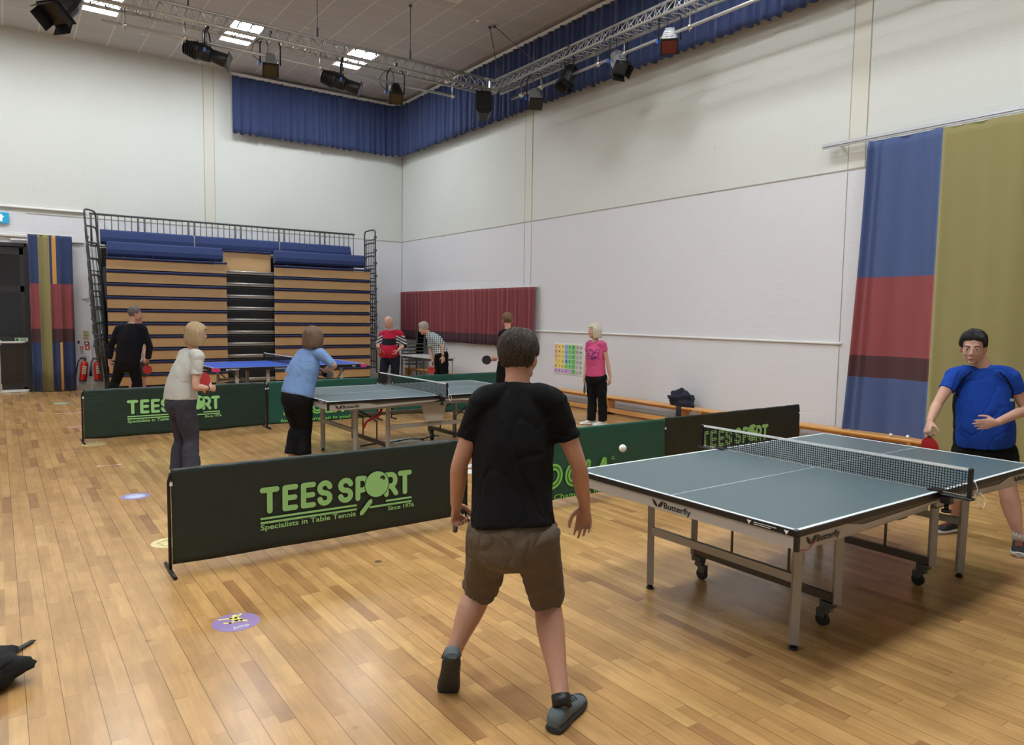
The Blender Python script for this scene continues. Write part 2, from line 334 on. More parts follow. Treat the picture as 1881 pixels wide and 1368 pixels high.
for iy, yy in enumerate((15.23, 10.83, 6.43, 2.03, -2.4)):
    for ix, xx in enumerate((-5.45, -3.05, -0.65, 1.75, 4.15, 6.55)):
        if (iy == 4 and ix % 2) or ix == 0: continue
        lit = iy in (0, 2, 3)
        o = ceiling_light(lit) if lit not in first else copy_tree(first[lit])
        first.setdefault(lit, o)
        o.location = (xx, yy, HC)
        if iy == 0 and ix >= 3:
            lb = {3: 'leftmost lit ceiling light panel, cut by the top of the frame behind the hanging spotlight', 4: 'lit ceiling light panel between the leftmost and the rightmost, above the far truss', 5: 'rightmost lit ceiling light panel, nearest the blue valance corner'}[ix]
        else: lb = ('lit' if lit else 'unlit') + ' ceiling panel in row %s from the bleacher, ' % ('one', 'two', 'three', 'four', 'five')[iy] + ('far left', 'leftmost', 'second from left', 'middle', 'second from right', 'rightmost')[ix]
        tag(o, lb, 'ceiling light', 'recessed ceiling light panels')
for x, y in ((5.1, 14.2), (2.6, 16.5), (7.55, 11.9), (3.0, 13.9)):
    t = MB(); t.cyl((x, y, HC), (x, y, HC - .02), .045); t.cyl((x, y, HC - .02), (x, y, HC - .045), .02)
    tag(t.build('smoke_detector', M_WHITE), 'small white round detector on the ceiling %s' % {5.1: 'between the middle and right lights', 2.6: 'left of the middle light', 7.55: 'above the truss corner', 3.0: 'just in front of the middle light'}[x], 'detector')

# ------------------------------------------------------------------ curtains
def curtain_obj(name, path, us, zs, amp, matf, parent=None, thick=.006, hem=0.0, gather=0.0, flare=0.0):
    # path(u) -> (x, y, nx, ny); folds run vertically; matf(u, z) -> material
    mb = MB(); nu = len(us); nz = len(zs); grid = []
    ph = [random.uniform(0, 6.28) for _ in range(6)]
    def fold(u, t):
        f = sin(u * 38 + ph[0] + 1.3 * sin(u * 5 + ph[1])) * .6 + sin(u * 71 + ph[2] + sin(u * 9)) * .28 + sin(u * 17 + ph[3]) * .4
        return f * amp * (1 - gather * t)
    for j, z in enumerate(zs):
        t = (z - zs[0]) / (zs[-1] - zs[0])
        for u in us:
            x, y, nx, ny = path(u); f = fold(u, t) + amp * .15 * sin(z * 3 + u * 7)
            dz = (hem * sin(u * 38 + ph[0] + 1.0)) if j == 0 else 0
            grid.append((x + nx * f, y + ny * f, z + dz))
    mb.add(grid)
    for j in range(nz - 1):
        for i in range(nu - 1):
            mb.use(matf((us[i] + us[i + 1]) / 2, (zs[j] + zs[j + 1]) / 2))
            a = j * nu + i; mb.face((a, a + 1, a + nu + 1, a + nu), True)
    o = mb.build(name, None, parent)
    so = o.modifiers.new('thickness', 'SOLIDIFY'); so.thickness = thick; so.offset = 0
    return o
def rng(a, b, step): n = max(1, int(round(abs(b - a) / step))); return [a + (b - a) * i / n for i in range(n + 1)]
M_CBLUE = mat('blue_valance_cloth', (44, 59, 102), 0.85, sheen=0.2, bump=.1, bscale=200)
M_CB = mat('slate_blue_cloth', (68, 86, 132), 0.85, sheen=0.2, bump=.1, bscale=250)
M_CR = mat('brick_red_cloth', (140, 66, 70), 0.85, sheen=0.2, bump=.1, bscale=250)
M_CM = mat('dark_maroon_cloth', (76, 44, 48), 0.85, sheen=0.1, bump=.1, bscale=250)
M_CO = mat('olive_cloth', (142, 133, 86), 0.85, sheen=0.2, bump=.1, bscale=250)
M_COR = mat('orange_cloth', (214, 160, 84), 0.85)
M_CW = mat('wine_red_cloth', (122, 46, 54), 0.85, sheen=0.2, bump=.1, bscale=250)
M_CWD = mat('dark_plum_cloth', (66, 36, 46), 0.85, sheen=0.1, bump=.1, bscale=250)
# long valance: back wall -> rounded corner -> right wall
RC = .42; x0 = 4.56; yb = YB - .22; xr = XR - .22; L1 = (xr - RC) - x0; LA = RC * pi / 2
def vpath(u):
    if u < L1: return (x0 + u, yb, 0, -1)
    if u < L1 + LA:
        a = (u - L1) / RC; return (xr - RC + RC * sin(a), yb - RC + RC * cos(a), -sin(a), -cos(a))
    return (xr, yb - RC - (u - L1 - LA), -1, 0)
Ltot = L1 + LA + 17.0
val = empty('curtain_valance', (0, 0, 0), 0, 'long blue gathered valance running round the ceiling corner', 'valance')
us = rng(0, L1 + LA + 12.5, .022)
curtain_obj('cloth', vpath, us, [5.80, 5.95, 6.3, 6.7, 7.0, 7.08], .058, lambda u, z: M_CBLUE, val, hem=.016, gather=.35)
tr = MB(); pts = [vpath(u)[:2] for u in [-.0, .5, 2, L1] + rng(L1, L1 + LA, .06)[1:] + [L1 + LA + 12.6]]
for zz, rr in ((7.13, .026), (7.10, .022)): tr.tube([(p[0], p[1], zz) for p in pts], rr, 6)
tr.build('curtain_track', M_TRIM, val)
# wine red half-height curtain on the right wall
rc = empty('half_height_curtain', (0, 0, 0), 0, 'wine red half-height curtain with a dark hem on the right wall by the corner', 'curtain')
curtain_obj('cloth', lambda u: (XR - .10, 17.75 - u, -1, 0), rng(0, 6.0, .022), [1.05, 1.17, 1.285, 1.6, 2.0, 2.22, 2.29], .038, lambda u, z: M_CWD if z < 1.285 else M_CW, rc, hem=.008, gather=.4)
MB().box((XR - .05, 14.72, 2.30), (.05, 6.0, .03)).build('curtain_rail', M_TRIM, rc)
# tall colour-block curtain on the right wall
tc_ = empty('colour_block_curtain', (0, 0, 0), 0, 'tall colour-block curtain of blue, red, maroon and olive panels on the right wall', 'curtain')
def tpath(u): return (XR - .13 , 4.93 - u, -1, 0)
us = sorted(set([0] + [round(.012 * k, 4) for k in range(1, 16)] + rng(.18, .87, .023) + rng(.87, 5.2, .035)))
zs = [.02, .2, .5, .8, 1.0, 1.14, 1.27, 1.6, 1.9, 2.237, 2.6, 3.0, 3.4, 3.75, 3.80, 3.90]
def tm(u, z):
    if u > .87: return M_CO
    return M_CB if z > 2.237 else (M_CR if z > 1.27 else (M_CM if z > 1.0 else M_CB))
mb = MB(); nu = len(us)
for z in zs:
    t = (z - .02) / 3.88
    for u in us:
        side = max(0, 1 - u / .28)
        f = .03 * sin(u * 9 + .6) * (1 - .6 * t) + .045 * side * sin(u * 60 + .5) * (1 if t < .98 else .5) + .012 * sin(u * 23 + 1) + .03 * (1 - t) * sin(u * 4 + 2.2) + .004 * sin(u * 90) * (t > .95)
        yshift = (.15 * (1 - t) ** 1.5) * max(0, 1 - u / .9)
        mb.add([(XR - .13 - f, 4.93 - u + yshift, z)])
for j in range(len(zs) - 1):
    for i in range(nu - 1):
        mb.use(tm((us[i] + us[i + 1]) / 2, (zs[j] + zs[j + 1]) / 2)); a = j * nu + i; mb.face((a, a + 1, a + nu + 1, a + nu), True)
o = mb.build('cloth', None, tc_); so = o.modifiers.new('thickness', 'SOLIDIFY'); so.thickness = .005
tr = MB(); tr.box((XR - .13, 2.65, 3.955), (.05, 5.8, .035)); tr.box((XR - .13, 2.65, 3.925), (.025, 5.8, .02))
for yy in (5.35, 4.2, 3.0, 1.8): tr.box((XR - .06, yy, 3.96), (.12, .04, .02))
tr.build('curtain_track', mat('grey_track', (196, 200, 206), .35, metal=.3), tc_)
# curtain beside the exit door
lc = empty('striped_door_curtain', (0, 0, 0), 0, 'striped blue, olive, orange and red curtain hanging beside the exit door', 'curtain')
def lm(u, z):
    if .16 < u < .355: return M_CO
    if (.40 < u < .47 and z > 2.216) or (.49 < u < .535 and z < 1.02): return M_COR
    return M_CBLUE if z > 2.216 or z < 1.02 else (M_CR if z > 1.30 else M_CM)
us = sorted(set(rng(0, .76, .0125) + [.16, .355, .40, .47, .49, .535]))
curtain_obj('cloth', lambda u: (.565 + u, YB - .2, 0, -1), us, [.015, .5, 1.02, 1.15, 1.30, 1.7, 2.216, 2.7, 3.14, 3.2], .045, lm, lc, gather=.3)
MB().box((.8, YB - .17, 3.215), (1.1, .05, .03)).build('curtain_rail', M_TRIM, lc)

# ------------------------------------------------------------------ wall fittings
es = empty('exit_sign', (.14, YB, 3.5), 0, 'blue exit sign with a white upward arrow above the door', 'sign')
MB().box((0, -.03, 0), (.26, .05, .21), bevel=.006).build('sign_box', mat('sign_teal', (28, 150, 190), .4, emit=.35), es)
a = MB(); a.prism([(-.02, -.07), (.02, -.07), (.02, .01), (.055, .01), (0, .075), (-.055, .01), (-.02, .01)], .003, frame_matrix((.0, -.056, 0), (1, 0, 0), (0, 0, 1))); a.build('arrow', mat('sign_white', (240, 246, 248), .4, emit=.4), es)
def sign(x, z, w, h, rgb, label, extra=None):
    o = MB().box((x, YB - .006, z), (w, .008, h)).build('wall_sign', mat('sign_%d_%d_%d' % rgb, rgb, .5)); tag(o, label, 'sign')
    if extra: extra(o)
    return o
def lines(o, x, z, w, n, m, step):
    q = MB()
    for k in range(n): q.box((x, YB - .0115, z - k * step), (w * (1 if k % 2 else .75), .002, step * .35))
    q.build('printing', m, o)
sign(1.54, 1.155, .125, .20, (206, 200, 160), 'cream printed notice above the red fire extinguisher signs', lambda o: lines(o, 1.54, 1.235, .1, 6, mat('print_brown', (104, 90, 60), .6), .03))
sign(1.552, .985, .09, .075, (128, 34, 34), 'dark red picture sign directly below the cream notice', lambda o: MB().prism([(-.025, -.02), (.02, -.02), (.02, .0), (-.01, .022), (-.025, .01)], .003, frame_matrix((1.552, YB - .0105, .985), (1, 0, 0), (0, 0, 1))).build('pictogram', M_WHITE, o))
sign(1.56, .895, .085, .08, (206, 60, 40), 'orange red flame sign, lowest of the signs over the right extinguisher', lambda o: MB().prism([(-.02, -.025), (.015, -.025), (.022, 0), (0, .03), (-.01, .0), (-.024, .01)], .003, frame_matrix((1.56, YB - .0105, .895), (1, 0, 0), (0, 0, 1))).build('pictogram', M_WHITE, o))
sign(1.455, .90, .065, .06, (200, 40, 44), 'small red sign left of the flame sign', lambda o: lines(o, 1.455, .915, .05, 3, M_WHITE, .016))
sign(1.455, .81, .065, .09, (196, 204, 190), 'small pale green notice under the small red sign', lambda o: lines(o, 1.455, .84, .05, 4, MATS['print_brown'], .02))
sign(1.40, 1.01, .04, .06, (40, 40, 44), 'tiny dark switch plate beside the door curtain')
def extinguisher(x, h, lean, label, black=False):
    t = empty('fire_extinguisher', (x, YB - .1, .19), 0, label, 'fire extinguisher'); t.rotation_euler = (0, lean, 0)
    M_E = mat('extinguisher_red', (196, 28, 30), .3)
    b = MB(); b.tube([(0, 0, z) for z in (0, .01, .03, h - .06, h - .03, h)], [.05, .066, .07, .07, .055, .025], 20); b.build('cylinder', M_E, t)
    b = MB(); b.tube([(0, 0, .0), (0, 0, .025)], .0715, 20); b.build('base_ring', M_BLACK, t)
    b = MB(); b.box((0, -.0705, h * .55), (.07, .004, h * .42)); lb = b.build('label_panel', mat('label_cream', (214, 200, 170), .5), t)
    q = MB()
    for k in range(4): q.box((0, -.0735, h * .68 - k * .045), (.055, .002, .012))
    q.build('printing', M_BLACK, lb)
    b = MB(); b.cyl((0, 0, h), (0, 0, h + .04), .018); b.box((-.03, 0, h + .05), (.12, .02, .016)); b.box((-.035, 0, h + .075), (.11, .02, .012), Matrix.Rotation(-.25, 3, 'Y')); b.build('handle', M_BLACK if not black else M_DGREY, t)
    b = MB()
    pts = [(0, 0, h + .03), (-.07, 0, h + .05), (-.12, 0, h - .02), (-.13, 0, h - .15)]
    b.tube(pts, .011); b.cyl((-.13, 0, h - .13), (-.135, 0, h - .32), .012, .03 if black else .014); b.build('hose', M_RUBB, t)
    MB().box((0, .08, h * .6), (.04, .06, .1)).build('wall_bracket', M_BLACK, t)
extinguisher(1.445, .43, radians(7), 'red fire extinguisher on the wall nearest the striped curtain')
extinguisher(1.73, .42, 0, 'red fire extinguisher with a black horn on the wall beside the bleacher railings', True)
MB_ = MB(); MB_.box((1.62, YB - .02, .5), (.02, .03, 1.0)); structure(MB_.build('trim_7', M_TRIM))
# educational poster on the right wall
po = empty('alphabet_poster', (XR - .004, 10.775, .885), 0, 'colourful grid poster with small symbols low on the right wall', 'poster')
q = MB(); cols = [(236, 190, 150), (238, 214, 120), (238, 214, 120), (130, 180, 226), (128, 206, 120), (110, 196, 110), (190, 190, 188), (196, 196, 194)]
q.use(M_WHITE); q.box((-.003, 0, 0), (.006, .86, .60))
for r in range(6):
    for c_ in range(8):
        rgb = cols[c_]
        if r == 5: rgb = (200, 170, 220) if c_ < 5 else rgb
        if r == 4 and c_ == 3: rgb = (128, 206, 120)
        if r >= 3 and c_ == 0 and r < 5: rgb = (238, 214, 120)
        q.use(mat('poster_%d_%d_%d' % rgb, rgb, .5)); q.box((-.0075, .425 - .106 * (c_ + .5), .27 - .094 * (r + .5) + .005), (.003, .098, .086))
q.build('sheet', None, po)
q = MB(); rs = random.Random(3)
for r in range(6):
    for c_ in range(8):
        cy_, cz_ = .425 - .106 * (c_ + .5), .27 - .094 * (r + .5) + .005
        stroke(q, [(cy_ + rs.uniform(-.02, .02), cz_ + rs.uniform(-.02, .02)) for _ in range(3)], rs.choice((.003, .004, .008)), frame_matrix((-.0095, 0, 0), (0, 1, 0), (0, 0, 1)), 0, 4)
q.build('symbols', mat('print_dark', (60, 60, 64), .6), po)

# ------------------------------------------------------------------ retracted tiered seating
bl = empty('retracted_bleacher', (0, 0, 0), 0, 'retracted tiered seating unit with beech risers and blue folded benches', 'tiered seating')
XA0, XA1, XB0, XB1 = 1.80, 4.07, 5.10, 7.40; PY = 16.4; P = .26; ZT = 2.70
core = MB(); core.box(((XA0 + XB1) / 2, PY + .62, 1.28), (XB1 - XA0 - .06, 1.0, 2.5)); core.box((XA0 + 1.1, PY + .95, 2.72), (2.2, .4, .5)); core.box((XB0 + 1.1, PY + .95, 2.72), (2.2, .4, .5)); core.build('understructure', M_DARK, bl)
for xa, xb in ((XA0, XA1), (XB0, XB1)):
    for k in range(10):
        z1 = ZT - k * P; z0 = max(.05, z1 - .185)
        MB().box(((xa + xb) / 2, PY + .012, (z0 + z1) / 2), (xb - xa, .024, z1 - z0)).build('riser_panel', M_WOODP, bl)
        MB().box(((xa + xb) / 2 - .005, PY - .012, z1 + .030), (xb - xa + .03, .09, .042), bevel=.012).build('tread_nosing', M_BLUEC, bl)
for k in range(10):
    z1 = ZT - .13 - k * P
    s1 = MB(); s1.tube([(XA1, PY + .04, z1), (XB0, PY + .04, z1)], .020, 8); s1.box(((XA1 + XB0) / 2, PY + .09, z1 - .025), (XB0 - XA1, .06, .05)); s1.build('aisle_nosing', M_ALU, bl)
    MB().box(((XA1 + XB0) / 2, PY + .13, z1 - .085), (XB0 - XA1, .03, .012)).build('aisle_tread', M_DGREY, bl)
MB().box(((XA1 + XB0) / 2, PY + .25, 2.80), (XB0 - XA1 - .02, .03, .42)).build('riser_panel', M_WOODP, bl)
MB().box(((XA1 + XB0) / 2, PY + .23, 3.02), (XB0 - XA1, .10, .045), bevel=.012).build('tread_nosing', M_BLUEC, bl)
def bench_seat(xa, xb, y, z0, z1):
    t = MB(); pr_ = [(0, z0), (-.05, z0 + .01), (-.075, z0 + .05), (-.075, z0 + (z1 - z0) * .45), (-.03, z1 - .03), (.0, z1), (.05, z1), (.08, z1 - .04), (.08, z0)]
    t.loft([[(xa, y + a, b) for a, b in pr_], [(xb, y + a, b) for a, b in pr_]], smooth=False); return t.build('folded_bench', M_BLUEF, bl)
bench_seat(1.83, 4.01, 16.5, 2.77, 3.06); bench_seat(5.13, 7.28, 16.5, 2.80, 3.09)
for xa, xb in ((1.77, 3.53), (3.56, 5.36), (5.40, 7.12)): bench_seat(xa, xb, 16.95, 3.03, 3.33)
for xx in (3.545, 5.38): MB().box((xx, 16.90, 3.19), (.018, .02, .26)).build('bench_bracket', M_ALU, bl)
for xa in (2.1, 2.65, 3.2, 3.75, 5.4, 5.9, 6.4, 6.9): MB().box((xa, PY + .03, 2.765), (.03, .07, .03)).build('bench_hinge', M_BLACK, bl)
rl = MB(); rl.tube([(1.63, 17.45, 3.68), (7.45, 17.45, 3.68)], .022); rl.tube([(1.63, 17.45, 3.02), (7.45, 17.45, 3.02)], .018)
n = 46
for k in range(n + 1):
    x = 1.66 + (7.42 - 1.66) * k / n
    r = .022 if k % 8 in (0, 7) else .010
    rl.cyl((x, 17.45, 3.02), (x, 17.45, 3.68), r, seg=6)
rl.build('rear_railing', M_DGREY, bl)
def side_frame(x, y0, z, dx, ln, wd, bars, xs=0.0):
    t = MB(); pts = []
    for k in range(7): a = pi * k / 6; pts.append((0, wd / 2 + abs(cos(a)) ** .45 * (1 if cos(a) > 0 else -1) * wd / 2, ln - .10 + abs(sin(a)) ** .6 * .10))
    pts = [(0, wd, 0)] + pts + [(0, 0, 0)]
    def T(p): f = (ln - p[2]) / ln; return (x + dx * f + p[1] * xs, y0 + p[1] + .25 * f, z - ln + p[2])
    t.tube([T(p) for p in pts], .018, 8); t.tube([T((0, 0, .12)), T((0, wd, .12))], .014); t.tube([T((0, 0, ln * .8)), T((0, wd, ln * .8))], .012)
    for b_ in range(bars): yy = wd * (b_ + 1) / (bars + 1); t.tube([T((0, yy, .12)), T((0, yy, ln * .8))], .009, 6)
    t.box(T((0, 0, ln * .84)), (.06, .04, .05))
    return t.build('side_railing', M_DGREY, bl)
for k in range(9): side_frame(1.42 + .012 * k, 16.12, 3.62 - .31 * k, .25 - .012 * k, 3.62 - .31 * k - .28, .36, 2, .62)
for k in range(9): side_frame(7.50 + .004 * k, 16.32, 3.72 - .31 * k, .12, 1.15 if k < 8 else 1.0, .62, 5)
for sx in (1.83, 7.42): MB().box((sx, 16.95, 1.3), (.03, .9, 2.55)).build('end_panel', M_DARK, bl)

# ------------------------------------------------------------------ lighting truss, bar and lamps
def truss(a, b, label, rods):
    a, b = V(a), V(b); d = (b - a).normalized(); s_ = d.cross(V((0, 0, 1))).normalized(); L = (b - a).length
    t = empty('lighting_truss', a, 0, label, 'truss', 'aluminium lighting trusses'); off = [V((0, 0, 0)), s_ * .14 + V((0, 0, -.23)), s_ * -.14 + V((0, 0, -.23))]
    for f in off: MB().tube([f, f + d * L], .025, 10).build('chord', M_ALU, t)
    lc_ = MB(); n = int(L / .19)
    for i in range(n):
        p, q = L * i / n, L * (i + 1) / n; m_ = (p + q) / 2
        for A, B in ((0, 1), (0, 2), (1, 2)):
            lc_.tube([off[A] + d * p, off[B] + d * m_], .008, 5); lc_.tube([off[B] + d * m_, off[A] + d * q], .008, 5)
    lc_.build('lacing', M_ALU, t, None)
    for p, top in rods:
        r = MB(); P0 = d * p + V((0, 0, .03)); r.tube([P0, P0 + V(top)], .007, 6); r.tube([P0, P0 + V((0, 0, .14))], .018, 6); r.cyl(P0 + V(top) - V((0, 0, .03)), P0 + V(top), .03); r.build('suspension_rod', M_DGREY, t)
    return t
ZA = 6.24; dzr = HC - ZA - .05
truss((0.2, 12.05, ZA), (7.86, 12.05, ZA), 'lighting truss running parallel to the back wall above the blue table', [(2.3, (0, 0, dzr)), (4.3, (0, 0, dzr)), (6.02, (0, 0, dzr))])
truss((8.04, 12.02, ZA), (8.04, -1.0, ZA), 'lighting truss running parallel to the right wall below the valance', [(.12, (-.15, .1, dzr)), (1.25, (-.1, 1.15, dzr)), (6, (0, 0, dzr))])
cn = MB()
for f in ((0, 0, 0), (.0, .12, -.23), (.0, -.12, -.23)):
    cn.tube([(7.80, 12.05 + f[1], ZA + f[2]), (7.93, 12.05 + f[1], ZA + f[2]), (8.04 , 12.05 + f[1] * .4, ZA + f[2]), (8.04, 11.9, ZA + f[2])], .027, 10)
cn.box((7.95, 12.05, ZA - .12), (.05, .05, .26)); tag(cn.build('truss_corner', M_ALU), 'aluminium corner block joining the two trusses above the black speaker', 'truss corner')
def bar(a, b, label, hs):
    a, b = V(a), V(b); t = empty('lighting_bar', a, 0, label, 'bar'); d = b - a
    MB().tube([V((0, 0, 0)), d], .024, 10).build('pipe', M_ALU, t)
    for h in hs:
        p = d.normalized() * h; MB().tube([p - V((0, 0, .06)), p + V((0, 0, .24))], .012, 6).build('hanger', M_SILVER, t)
        MB().ell(p, (.045, .045, .04)).build('coupler', mat('chrome', (220, 220, 222), .15, metal=1), t)
bar((1.35, 12.05, 5.78), (7.15, 12.05, 5.78), 'aluminium pipe hanging under the truss parallel to the back wall', (.3, 1.1, 3.2, 6.05 - .3))
bar((8.04, 11.45, 5.76), (8.04, 2.0, 5.76), 'aluminium pipe hanging under the truss along the right wall', (.3, .9, 2.4, 3.0, 4.3, 5.6))
M_LENS = mat('pale_lens_glass', (150, 146, 118), .08, coat=1)
M_LBLK = mat('lamp_black', (22, 22, 24), .4, spec=.4); M_LSIL = mat('lamp_silver_grey', (150, 152, 156), .35, metal=.5)
M_BCL = mat('blue_clip', (40, 90, 180), .4)
def lamp_frame(aim):
    aim = V(aim).normalized(); s_ = V((0, 0, 1)).cross(aim).normalized(); u = aim.cross(s_); return Matrix((s_, aim, u)).transposed()
def yoke(t, R, w, piv, top, m):
    s_ = V(R.col[0]); s_.z = 0; s_.normalize(); p0 = V(piv); b = MB()
    zt = top
    pts = [p0 - s_ * w, p0 - s_ * w + V((0, 0, zt * .72)), p0 - s_ * w * .6 + V((0, 0, zt)), p0 + s_ * w * .6 + V((0, 0, zt)), p0 + s_ * w + V((0, 0, zt * .72)), p0 + s_ * w]
    b.tube(pts, .013, 6); b.build('yoke', m, t)
    c = MB(); c.cyl(p0 + V((0, 0, zt - .01)), p0 + V((0, 0, zt + .05)), .012); c.box(p0 + V((0, 0, zt + .07)), (.05, .05, .05)); c.build('clamp', M_LBLK, t)
    k = MB(); q = [p0 - s_ * w * .8 + V((0, 0, .03)), p0 - s_ * (w + .13) + V((0, 0, .1)), p0 - s_ * (w + .12) + V((0, 0, zt * .7)), p0 - s_ * w * .5 + V((0, 0, zt + .02)), p0 - s_ * .1 * w + V((0, 0, zt * .6)), p0 - s_ * w * .5 + V((0, 0, .1))]
    cu = []
    for i in range(len(q) - 1):
        for j in range(4): cu.append(q[i].lerp(q[i + 1], j / 4))
    for _ in range(3): cu = [cu[0]] + [(cu[i - 1] + cu[i] + cu[i + 1]) / 3 for i in range(1, len(cu) - 1)] + [cu[-1]]
    k.tube(cu, .006, 5); k.build('cable', M_LBLK, t)
    MB().box(p0 - s_ * (w + .02), (.03, .03, .06)).build('safety_clip', M_BCL, t)
def profile_spot(loc, aim, label):
    t = empty('profile_spotlight', loc, 0, label, 'stage light', 'stage lights on the truss'); R = lamp_frame(aim)
    def seg(y0, y1, r0, r1, name, m, sq=False):
        b = MB(); b.tube([R @ V((0, y0, 0)), R @ V((0, y0 + .01, 0)), R @ V((0, y1 - .01, 0)), R @ V((0, y1, 0))], [r0 * 1.1, r0 * 1.3, r1 * 1.3, r1 * 1.2], 16); return b.build(name, m, t)
    seg(-.36, -.10, .075, .10, 'lamp_housing', M_LBLK); seg(-.12, .06, .105, .085, 'shutter_housing', M_LBLK); seg(.05, .30, .075, .082, 'lens_barrel', M_LBLK)
    fr = MB(); fr.box(R @ V((0, .315, 0)), (.235, .012, .235), R); fr.build('colour_frame', M_LBLK, t)
    MB().tube([R @ V((0, .318, 0)), R @ V((0, .326, 0))], .092, 20).build('lens', M_LENS, t)
    fi = MB()
    for k in range(6): fi.tube([R @ V((0, -.34 + .035 * k, 0)), R @ V((0, -.328 + .035 * k, 0))], .122 + .006 * k, 12)
    fi.build('cooling_fins', M_LBLK, t)
    yoke(t, R, .17, (0, 0, 0), .33, M_LBLK); return t
def fresnel(loc, aim, label, body, gel, doors=False, zt=.42, sc=1.0):
    t = empty('fresnel_spotlight', loc, 0, label, 'stage light', 'stage lights on the truss'); R = lamp_frame(aim)
    b = MB(); rings = []
    for y, w, h in ((-.18, .07, .07), (-.15, .10, .11), (-.02, .12, .13), (.10, .115, .12), (.13, .11, .115)):
        rings.append([R @ (V((w * cos(2 * pi * k / 16), y, h * sin(2 * pi * k / 16))) * sc) for k in range(16)])
    b.loft(rings, smooth=False); b.build('housing', body, t)
    v_ = MB()
    for k in range(5): v_.box(R @ (V((0, -.10 + .045 * k, .125)) * sc), (.13 * sc, .014, .012), R)
    v_.build('vent_ribs', body, t)
    f = MB(); f.box(R @ (V((0, .145, .0)) * sc), (.25 * sc, .02, .25 * sc), R); f.build('gel_frame', M_LBLK, t)
    g_ = MB(); g_.box(R @ (V((0, .158, .0)) * sc), (.20 * sc, .006, .20 * sc), R); g_.build('gel', gel, t)
    if doors:
        for (cx, cz, w, h, rx, rz) in ((0, .135, .20, .12, -1.25, 0), (0, -.135, .20, .12, 1.25, 0), (.135, 0, .12, .20, 0, 1.25), (-.135, 0, .12, .20, 0, -1.25)):
            RR2 = R @ Matrix.Rotation(rz, 3, 'Z') @ Matrix.Rotation(rx, 3, 'X')
            MB().box(R @ (V((cx * .95, .20, cz * .95)) * sc), (w * sc, .006, h * sc), RR2).build('barn_door', M_LBLK, t)
    yoke(t, R, .155 * sc, (0, 0, 0), zt, M_LBLK if body is M_LBLK else M_LBLK); return t
G_AMB = mat('dark_amber_gel', (58, 50, 34), .25); G_RED = mat('dark_red_gel', (96, 22, 26), .25); G_BLK = mat('black_front', (14, 14, 16), .3)
profile_spot((2.77, 12.05, 5.62), (.95, -.48, -.34), 'black profile spotlight, left of the two long tubes on the back truss')
profile_spot((4.93, 12.05, 5.60), (.95, -.52, -.36), 'black profile spotlight, right of the two long tubes on the back truss')
fresnel((3.72, 12.05, 5.66), (-.16, -.58, -.78), 'silver and black lamp with a dark amber gel hanging between the two long tubes', M_LSIL, G_AMB)
fresnel((5.93, 12.05, 5.62), (-.2, -.56, -.78), 'black lamp with a dark amber gel, last on the back truss before the speaker', M_LBLK, G_AMB)
fresnel((8.04, 10.72, 5.60), (-.25, -.5, -.78), 'grey lamp with a black front, nearest the truss corner under the right truss', M_LSIL, G_BLK)
fresnel((8.04, 9.78, 5.76), (-.45, .1, -.9), 'black lamp with open barn doors pointing down under the right truss', M_LBLK, G_BLK, True)
fresnel((8.04, 8.58, 5.66), (-.15, -.55, -.75), 'silver lamp with barn doors between the pointing-down lamp and the red-gel lamp', M_LSIL, G_BLK, True, .45)
fresnel((8.04, 7.52, 5.68), (-.44, -.40, -.78), 'white-bodied lamp with a dark red gel under the right truss', mat('lamp_white', (196, 198, 200), .4), G_RED, False, .42, 1.0)
bg = fresnel((.84, 11.2, 5.60), (-.38, -.30, -.65), 'large black lamp with barn doors at the top left of the picture', M_LBLK, G_BLK, True, .5, 1.35)
MB().box((.50, .20, .45), (.18, .14, .34), Matrix.Rotation(.3, 3, 'Y')).build('ballast_box', M_LBLK, bg)
sp = empty('loudspeaker', (7.76, 12.0, 5.90), -.5, 'black loudspeaker hanging from the truss corner', 'speaker')
R_ = Matrix.Rotation(radians(-18), 3, 'X')
b = MB(); b.loft([[R_ @ V(p) + V((0, 0, -.2)) for p in ((-.15 * s1, -.14, z), (.15 * s1, -.14, z), (.12 * s1, .14, z), (-.12 * s1, .14, z))] for s1, z in ((.6, -.24), (1, -.16), (1, .19), (.8, .24))], smooth=False); b.build('cabinet', M_LBLK, sp)
MB().box(R_ @ V((0, -.147, 0)) + V((0, 0, -.2)), (.26, .01, .34), R_, bevel=.01).build('grille', mat('grille_black', (12, 12, 13), .7, bump=.4, bscale=400), sp)
MB().tube([(-.13, 0, -.1), (-.13, 0, .12), (.13, 0, .12), (.13, 0, -.1)], .012).build('bracket', M_LBLK, sp)
MB().tube([(0, 0, .1), (0, 0, .24)], .02).build('clamp', M_SILVER, sp)
